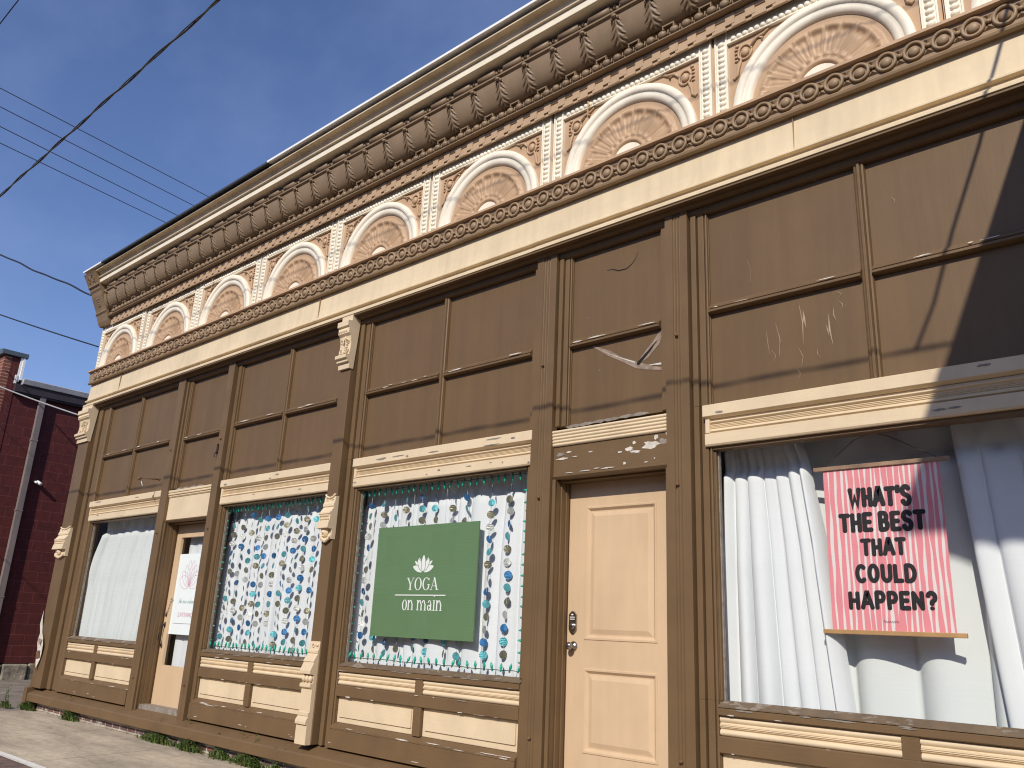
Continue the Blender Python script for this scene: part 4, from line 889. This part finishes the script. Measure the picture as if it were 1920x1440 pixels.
GL = {'W': (1.05, [[(.08, 1), (.26, .02), (.5, .55), (.76, .02), (.94, 1)]]), 'H': (.85, [[(.12, 1), (.12, 0)], [(.73, 1), (.73, 0)], [(.12, .5), (.73, .5)]]), 'A': (.92, [[(.06, 0), (.42, 1), (.50, 1), (.86, 0)], [(.22, .33), (.70, .33)]]),
      'T': (.82, [[(.04, .96), (.78, .96)], [(.41, .96), (.41, 0)]]), "'": (.34, [[(.19, 1.02), (.16, .72)]]), 'S': (.82, [arcpts(.41, .75, .29, .25, 25, 190, 8) + [(.22, .58), (.58, .44)] + arcpts(.41, .24, .30, .26, 25, -165, 9)]),
      'E': (.76, [[(.12, 1), (.12, 0)], [(.12, .98), (.68, .98)], [(.12, .5), (.60, .5)], [(.12, .02), (.70, .02)]]), 'B': (.82, [[(.12, 1), (.12, 0)], [(.12, 1), (.40, 1)] + arcpts(.40, .76, .24, .24, 85, -85, 8) + [(.12, .52)], [(.40, .52)] + arcpts(.42, .26, .28, .26, 80, -85, 8) + [(.12, 0)]]),
      'C': (.84, [arcpts(.46, .5, .36, .5, 48, 312, 16)]), 'O': (.92, ['o']), 'U': (.86, [[(.12, 1), (.12, .36)] + arcpts(.43, .34, .31, .34, 180, 360, 10) + [(.74, 1)]]), 'L': (.72, [[(.12, 1), (.12, .02), (.66, .02)]]),
      'D': (.90, [[(.12, 1), (.12, 0)], [(.12, 1), (.34, 1)] + arcpts(.36, .5, .42, .5, 85, -85, 12) + [(.12, 0)]]), 'P': (.80, [[(.12, 1), (.12, 0)], [(.12, 1), (.40, 1)] + arcpts(.40, .72, .28, .28, 85, -85, 9) + [(.12, .44)]]),
      'N': (.88, [[(.12, 0), (.12, 1)], [(.12, .98), (.76, .02)], [(.76, 0), (.76, 1)]]), '?': (.80, [arcpts(.40, .72, .28, .27, 165, -40, 10) + [(.42, .42), (.40, .30)], [(.40, .02), (.40, .035)]]), ' ': (.34, [])}
b = MB(); ty = [.1396]
def brush_text(txt, x0, x1, z0, z1, sw=.225, tilt=0.):
    tot = sum(GL[c_][0] for c_ in txt); sx = (x1 - x0) / tot; sz = z1 - z0; X = x0; sw_ = sw * sz
    for ch in txt:
        dz = r.uniform(-.02, .02) * sz
        for st in GL[ch][1]:
            ty[0] -= .00004
            if st == 'o': ribbon(b, [(X + (GL[ch][0] * .5 + (p[0] - GL[ch][0] * .5) * .80) * sx, z0 + dz + sw_ / 2 + p[1] * (sz - sw_)) for p in arcpts(.46, .5, .34, .5, 0, 345, 22)], sw_, ty[0], closed=True)
            else: ribbon(b, [(X + (GL[ch][0] * .5 + (p[0] - GL[ch][0] * .5) * .80) * sx, z0 + dz + sw_ / 2 + p[1] * (sz - sw_)) for p in st], sw_, ty[0])
        X += GL[ch][0] * sx
brush_text("WHAT'S", -1.7932, -1.4405, 2.0684, 2.1929); brush_text('THE BEST', -1.8574, -1.3753, 1.9262, 2.0467); brush_text('THAT', -1.7418, -1.4919, 1.7898, 1.8965); brush_text('COULD', -1.7843, -1.4464, 1.6416, 1.7503); brush_text('HAPPEN?', -1.8347, -1.3536, 1.4944, 1.6021)
for k, ch in enumerate('Tamaanka'):    # small signature, hardly legible
    X = -1.645 + .0104 * k; ty[0] -= .00004
    z = 1.430; h = .014 if ch in 'Tk' else .008
    ribbon(b, [(X, z), (X + .002, z + h), (X + .006, z + h * .5), (X + .008, z)], .0016, ty[0])
b.build('lettering', 'ink', PS)

# ================================================================ lotus poster on the left door
DS = empty('lotus_poster', 'white paper poster with a pink outlined lotus taped inside the left door', 'poster', (-9.6, .174, 1.09))
b = MB(); b.box(-9.985, -9.28, .1740, .1765, 1.09, 2.025); b.build('sheet', 'paper', DS)
b = MB(); yq = [.1735]
def nq(): yq[0] -= .00005; return yq[0]
cx, cz = -9.62, 1.655
for a, ln, wd in [(163, .25, .15), (17, .25, .15), (142, .25, .12), (38, .25, .12), (118, .26, .11), (62, .26, .11), (98, .29, .10), (80, .29, .10)]:
    ribbon(b, petal(b, math.radians(a), ln, wd, (cx, cz))[:-1], .006, nq(), 0, closed=True)
X = -9.80
for k, wd in enumerate([.025, .012, .012, 0, .035, .02, .02, 0, .04, .02, .012, .02, .025, .035, .02]):
    if wd: ribbon(b, [(X, 1.445), (X + wd * .5, 1.505 if k in (0, 1, 2, 10) else 1.475), (X + wd * .6, 1.45), (X + wd, 1.47)], .006, nq(), 1)
    X += wd + .008 if wd else .02
X = -9.78
for ch in 'ENTRANCE':
    for st in GL.get(ch, (.8, [[(0, 0), (0, 1)]]))[1] if ch != 'R' else [[(.12, 1), (.12, 0)], [(.12, 1), (.4, 1)] + arcpts(.4, .75, .25, .25, 85, -85, 6) + [(.12, .5)], [(.4, .5), (.7, 0)]]:
        ribbon(b, [(X + p[0] * .05, 1.292 + p[1] * .045) for p in st], .007, nq(), 0)
    X += .05
ribbon(b, [(-9.86, 1.215), (-9.40, 1.215)], .004, nq(), 2, cap=False)
b.build('lettering', ['pinkline', 'tealink', 'greyink'], DS)

# ================================================================ NEIGHBOUR
WX = -18.8
NB = empty('brick_building', 'dark red painted block building with a parapet across the alley', 'building', (WX - 5, 5, 0))
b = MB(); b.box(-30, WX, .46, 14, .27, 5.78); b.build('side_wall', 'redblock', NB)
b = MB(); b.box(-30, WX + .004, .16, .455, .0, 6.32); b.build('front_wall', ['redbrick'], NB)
b = MB(); b.box(WX + .0045, WX + .0105, .30, .452, 0.3, 6.31); b.build('painted_return', 'redblock', NB)
b = MB(); b.ext([(WX + .07, 6.335), (WX + .07, 6.43), (WX - .2, 6.47), (WX - 11, 6.47), (WX - 11, 6.335)], .09, .58, 'y'); b.build('coping', 'coping', NB, bevel=.006)
b = MB(); b.box(WX - .05, WX + .035, .458, .50, 5.82, 6.334); b.box(WX - .05, WX + .055, .50, .545, 5.86, 6.334); b.box(WX - .1, WX + .05, .42, .458, 5.77, 5.95); b.build('parapet_flashing', 'flash', NB)
b = MB()
for k in range(1): b.ext([(WX - .05, 5.885), (WX + .17, 5.885), (WX + .185, 5.87), (WX + .16, 5.775), (WX + .07, 5.755), (WX - .05, 5.755)], .56, 14, 'y')
b.build('gutter', 'gutter', NB)
b = MB(); b.box(WX - .05, WX + .13, .44, 14, 5.60, 5.754); b.box(WX, WX + .10, .44, 14, 5.56, 5.60); b.box(-30, WX - .05, .46, 14, 5.79, 5.88); b.build('eave', 'soffit', NB)
b = MB(); y0, y1 = .955, 1.075
b.ext([(WX + .02, y0), (WX + .11, y0), (WX + .11, y1), (WX + .02, y1)], .2, 5.62, 'z')
for z in (4.65, 3.2, 1.5): b.box(WX + .0, WX + .114, y0 - .012, y1 + .012, z, z + .03)
b.build('downspout', 'spout', NB, bevel=.008)
b = MB(); rr = random.Random(3); y = -.2
while y < 9:
    w = rr.uniform(.35, .9); b.box(WX - .3, WX + .05 + rr.uniform(-.03, .04), y, y + w - .02, -.1, .26 + rr.uniform(-.03, .03)); y += w
b.build('stone_footing', 'stone', NB, bevel=.03)
SC = empty('security_camera', 'small white security camera on the red wall', 'camera', (WX, 1.28, 3.8))
b = MB(); b.lathe([(.035, 0), (.035, .02), (.015, .03), (.015, .08)], (WX, 1.29, 3.83), (1, 0, 0), 10); b.build('mount', 'camw', SC)
b = MB(); b.tube([(WX + .05, 1.25, 3.84), (WX + .14, 1.30, 3.79)], .035, 10); b.tube([(WX + .02, 1.2, 3.845), (WX + .11, 1.23, 3.81)], .022, 8); b.build('lamp_head', 'camw', SC)

# building across the street (only mirrored in the glass and lighting the scene)
AB = empty('brick_building', 'two-storey brown brick shop row across the street', 'building', (-14, -24, 0))
b = MB(); b.box(-120, 14, -34, -24, 0, 9.5); b.build('wall', 'sidebrick', AB)
b = MB()
for k in range(-20, 14):
    for z in (4.2,): b.box(-39 + 3.8 * k, -37.4 + 3.8 * k, -24.0, -23.95, z, z + 1.9)
    b.box(-39.2 + 3.8 * k, -36.6 + 3.8 * k, -24.0, -23.95, .6, 2.9)
b.build('window_panes', 'dark', AB)
b = MB(); b.box(-120.2, 14.2, -34.2, -23.8, 9.5, 9.8); b.box(-120, 14, -24.1, -23.85, 3.2, 3.7); b.build('trim', 'cyma', AB)

# invented slab out of view, placed only to cast the right-hand bay's shadow
CP = empty('shadow_caster', 'flat grey slab on two steel posts, added out of view to shade the right bay', 'shadow_caster', (1.4, -2.6, 0))
b = MB(); b.ext([(-.085, -1.10), (3.3, -1.10), (3.3, -4.34), (.17, -4.34)], 5.27, 5.30, 'z'); b.build('slab', 'shadow_caster', CP)
for y in (-1.3, -4.0):
    b = MB(); b.tube([(3.0, y, 0), (3.0, y, 5.28)], .06, 10); b.build('steel_post', 'shadow_caster', CP)

# ================================================================ wires
def wire(label, pts, r, mat, sag=0., twist=False, wob=0., group='overhead wires'):
    A, B = Vector(pts[0]), Vector(pts[-1]); n = 60; P = []; q = random.Random(label)
    for k in range(n + 1):
        t = k / n; p = A.lerp(B, t); p.z -= sag * 4 * t * (1 - t)
        if wob: p += Vector((0, 0, wob * math.sin(t * 37 + 1) * .5 + wob * math.sin(t * 17)))
        P.append(p)
    b = MB()
    if twist:
        n = 700; P1_, P2_ = [], []
        for k in range(n + 1):
            t = k / n; p = A.lerp(B, t); p.z -= sag * 4 * t * (1 - t); a = t * (B - A).length / .9 * 2 * PI
            P1_.append(p + Vector((0, math.cos(a), math.sin(a))) * r); P2_.append(p - Vector((0, math.cos(a), math.sin(a))) * r * .8)
        b.tube(P1_, r, 5); b.tube(P2_, r * .6, 5)
    else: b.tube(P, r, 6)
    o = b.build('utility_wire', mat); tag(o, label, 'wire', group)
def ab(u1, v1, d1, u2, v2, d2, e=.6):
    a = CAM + ray(u1, v1).normalized() * d1; c = CAM + ray(u2, v2).normalized() * d2; return [a + (a - c) * e, c]
wire('thick twisted grey cable crossing the sky diagonally from the top edge down left', [(-30, -2.893, 5.13), (9, -2.893, 5.17)], .0072, 'cable', .05, True)
wire('dark wire cutting the very top left corner of the sky', [(-30, -3.09, 7.46), (9, -3.09, 7.52)], .006, 'cable3', .05)
for nm, a, c in (('topmost', (0, 165), (395, 371)), ('second', (0, 200), (368, 388)), ('third', (0, 237), (335, 405)), ('lowest', (0, 268), (312, 418))):
    p = ab(a[0], a[1], 26, c[0], c[1], 30, .8); p[1] = p[1] + (p[1] - p[0]) * .25
    wire(nm + ' of four thin parallel wires running behind the roof edge', p, .011, 'cable')
p = ab(0, 478, 19, 172, 553, 16.2, .6); wire('wavy black cable reaching the cornice end bracket', p, .017, 'cable3', 0., False, .012)
p = ab(0, 588, 18, 184, 650, 15.6, .6); wire('straight dark wire reaching the storefront side below the bracket', p, .013, 'cable3', .02)
p = ab(0, 722, 17, 153, 780, 15.0, .6); wire('light grey cable crossing the red wall to the corner console', p, .013, 'cable2', .03)
sd0 = [(-.43, -2.9, 5.13), (-.40, -2.6, 5.16), (-.38, -2.2, 5.28), (-.31, -1.8, 5.47), (-.24, -1.4, 5.73), (-.2, -1.0, 6.05), (-.18, -.53, 6.46)]
sd = [(x - .08 * y, y, z) for x, y, z in sd0]
b = MB(); b.tube(sd, .012, 6); tag(b.build('service_drop', 'cable'), 'service cable drooping from the overhead line up to the roof edge', 'wire')

# ================================================================ ground
def struct(o): o['kind'] = 'structure'; return o
b = MB(); b.box(-400, 400, -400, 400, -.6, -.06); struct(b.build('ground', 'asphalt'))
b = MB(); b.box(-40, -12.2, -1.604, 30, -.3, -.034); struct(b.build('alley', 'alley'))
b = MB(); 
xs = [-12.9, -10.45, -8.72, -6.9, -5.1, -3.3, -1.5, .3, 2.1, 3.9, 9]
def jx(x, y): return x - .16 * (y + .8)
for a, c in zip(xs, xs[1:]):
    b.ext([(jx(a, -.04) + .006, -.04), (jx(c, -.04) - .006, -.04), (jx(c, -1.6) - .006, -1.602), (jx(a, -1.6) + .006, -1.602)], -.3, -.022, 'z')
struct(b.build('sidewalk', 'concrete'))
b = MB(); b.box(-30, 9, -3.6, -1.672, -.3, -.028); struct(b.build('brick_pavement', 'pavers'))
b = MB(); yy = [(-30 + .25 * k) for k in range(157)]; rr = random.Random(9)
w0 = [(-1.604 + rr.uniform(-.004, .004), -1.671 + rr.uniform(-.006, .006)) for _ in yy]
b.add([(x, w[0], -.0195) for x, w in zip(yy, w0)] + [(x, w[1], -.0195) for x, w in zip(yy, w0)] , [(i, i + 1, len(yy) + i + 1, len(yy) + i) for i in range(len(yy) - 1)])
b.box(-30, 9, -1.668, -1.606, -.3, -.025); struct(b.build('painted_line', 'line'))
b = MB(); b.box(-60, 60, -20, -3.8, -.3, -.05); struct(b.build('road', 'asphalt'))
b = MB(); b.box(-60, 60, -3.8, -3.6, -.4, -.02); struct(b.build('kerb', 'concrete'))

# ================================================================ weeds
def weed(x, y, w, h, n, label, seed, tall=0):
    h *= 1.2; n = int(n * 1.2); r = random.Random(seed); b = MB()
    for k in range(n):
        bx = x + r.gauss(0, w * .42); by = y - abs(r.gauss(0, .035)); hh = h * r.uniform(.35, 1.) * (1 - min(.7, abs(bx - x) / w * .5)); a = r.uniform(0, 2 * PI); ln = r.uniform(.2, .9) * hh
        dx, dy = math.cos(a) * ln, math.sin(a) * ln * .7 - .25 * hh; wd = r.uniform(.003, .007); px, py_ = -math.sin(a) * wd, math.cos(a) * wd
        b.add([(bx - px, by - py_, 0), (bx + px, by + py_, 0), (bx + dx * .4 + px, by + dy * .4 + py_, hh * .65), (bx + dx * .4 - px, by + dy * .4 - py_, hh * .65), (bx + dx, by + dy, hh * .9)], [(0, 1, 2, 3), (3, 2, 4)], 0 if r.random() < .8 else 1, False)
        if r.random() < .6:
            for q in range(3):
                t = r.uniform(.3, 1); cx_, cy_, cz_ = bx + dx * t, by + dy * t, hh * .9 * t; s_ = r.uniform(.006, .013); a2 = r.uniform(0, 6.3)
                b.add([(cx_, cy_, cz_), (cx_ + s_ * math.cos(a2), cy_ + s_ * math.sin(a2), cz_ + s_ * .6), (cx_ + 2 * s_ * math.cos(a2), cy_ + 2 * s_ * math.sin(a2), cz_ + s_ * .3), (cx_ + s_ * math.cos(a2) - s_ * .5 * math.sin(a2), cy_ + s_ * math.sin(a2) + s_ * .5 * math.cos(a2), cz_)], [(0, 1, 2, 3)], 0)
    for k in range(tall):
        bx = x + r.uniform(-w, w) * .6; hh = h * r.uniform(1.6, 2.4); pts = [(bx, y - .02, 0), (bx + r.uniform(-.02, .02), y - .03, hh * .5), (bx + r.uniform(-.04, .04), y - .05, hh)]; b.tube(pts, .003, 4, 0, rs=[.004, .003, .001])
        for q in range(9): t = r.uniform(.3, 1); s_ = .016; a2 = r.uniform(0, 6.3); cz_ = hh * t; b.add([(bx, y - .03, cz_), (bx + s_ * math.cos(a2), y - .03 + s_ * math.sin(a2), cz_ + .006), (bx + 1.6 * s_ * math.cos(a2), y - .03 + 1.6 * s_ * math.sin(a2), cz_ + .018), (bx + .6 * s_ * math.cos(a2 + 1), y - .03 + .6 * s_ * math.sin(a2 + 1), cz_ + .012)], [(0, 1, 2, 3)])
    b.v = [(p[0], p[1], p[2] - .022) for p in b.v]; tag(b.build('weed_clump', ['weed', 'weed2'], recalc=False), label, 'weed', 'weeds along the wall foot')
weed(-13.42, -.24, .16, .11, 90, 'spindly weed with tall thin stalks left of the building corner', 1, 3)
weed(-13.0, -.10, .20, .11, 420, 'dense rounded grass tuft at the corner of the storefront', 2)
weed(-11.62, -.07, .22, .13, 340, 'low grass tuft on the brick base below the far left window', 3, 1)
weed(-9.25, -.07, .40, .10, 520, 'long low weed patch below the left door', 4, 2)
weed(-8.55, -.07, .22, .12, 460, 'dense grass tuft just right of the left door', 5, 1)
weed(-7.95, -.07, .22, .09, 200, 'thin weeds below the garland window', 6, 3)
weed(-7.45, -.08, .26, .11, 360, 'grass tuft below the right half of the garland window', 7, 3)
weed(-6.95, -.08, .20, .08, 150, 'sparse weeds beside the middle pilaster foot', 8, 3)

# ================================================================ light
SUN = Vector((.38, -1, .75)).normalized()
sl = bpy.data.lights.new('sun', 'SUN'); so = bpy.data.objects.new('sun', sl); C.objects.link(so)
sl.energy = 4.2; sl.angle = math.radians(.55); sl.color = (1, .93, .82); so.rotation_euler = SUN.to_track_quat('Z', 'Y').to_euler()
W = bpy.data.worlds.new('World'); bpy.context.scene.world = W; W.use_nodes = True
nt = W.node_tree; N, L = nt.nodes, nt.links; bg = N['Background']
sk = N.new('ShaderNodeTexSky'); sk.sky_type = 'NISHITA'; sk.sun_disc = False; sk.sun_elevation = math.asin(SUN.z); sk.sun_rotation = math.atan2(SUN.x, SUN.y); sk.air_density = 1.; sk.dust_density = .6; sk.ozone_density = 2.
tc = N.new('ShaderNodeTexCoord'); mp = N.new('ShaderNodeMapping'); mp.inputs['Scale'].default_value = (1.2, 2.6, 3.2); mp.inputs['Rotation'].default_value = (.3, .4, .5)
cn = N.new('ShaderNodeTexNoise'); cn.inputs['Scale'].default_value = 2.1; cn.inputs['Detail'].default_value = 9; cn.inputs['Roughness'].default_value = .55
cr = N.new('ShaderNodeValToRGB'); cr.color_ramp.elements[0].position = .42; cr.color_ramp.elements[1].position = .85; cr.color_ramp.elements[0].color = (0, 0, 0, 1); cr.color_ramp.elements[1].color = (.25, .25, .25, 1)
mx = N.new('ShaderNodeMix'); mx.data_type = 'RGBA'; mx.inputs[7].default_value = (4.0, 4.7, 6.0, 1)
L.new(tc.outputs['Generated'], mp.inputs[0]); L.new(mp.outputs[0], cn.inputs['Vector']); L.new(cn.outputs['Fac'], cr.inputs[0]); L.new(cr.outputs[0], mx.inputs[0]); L.new(sk.outputs[0], mx.inputs[6]); tn = N.new('ShaderNodeMix'); tn.data_type = 'RGBA'; tn.blend_type = 'MULTIPLY'; tn.inputs[0].default_value = 1; tn.inputs[7].default_value = (.75, .785, 1.0, 1); L.new(mx.outputs[2], tn.inputs[6]); L.new(tn.outputs[2], bg.inputs['Color'])
bg.inputs['Strength'].default_value = .14
sc = bpy.context.scene
sc.view_settings.view_transform = 'Standard'; sc.view_settings.look = 'None'; sc.view_settings.exposure = 0.; sc.view_settings.gamma = 1
sc.cycles.filter_width = 1.15
sc.cycles.caustics_reflective = False; sc.cycles.caustics_refractive = False; sc.cycles.max_bounces = 10; sc.cycles.transparent_max_bounces = 16
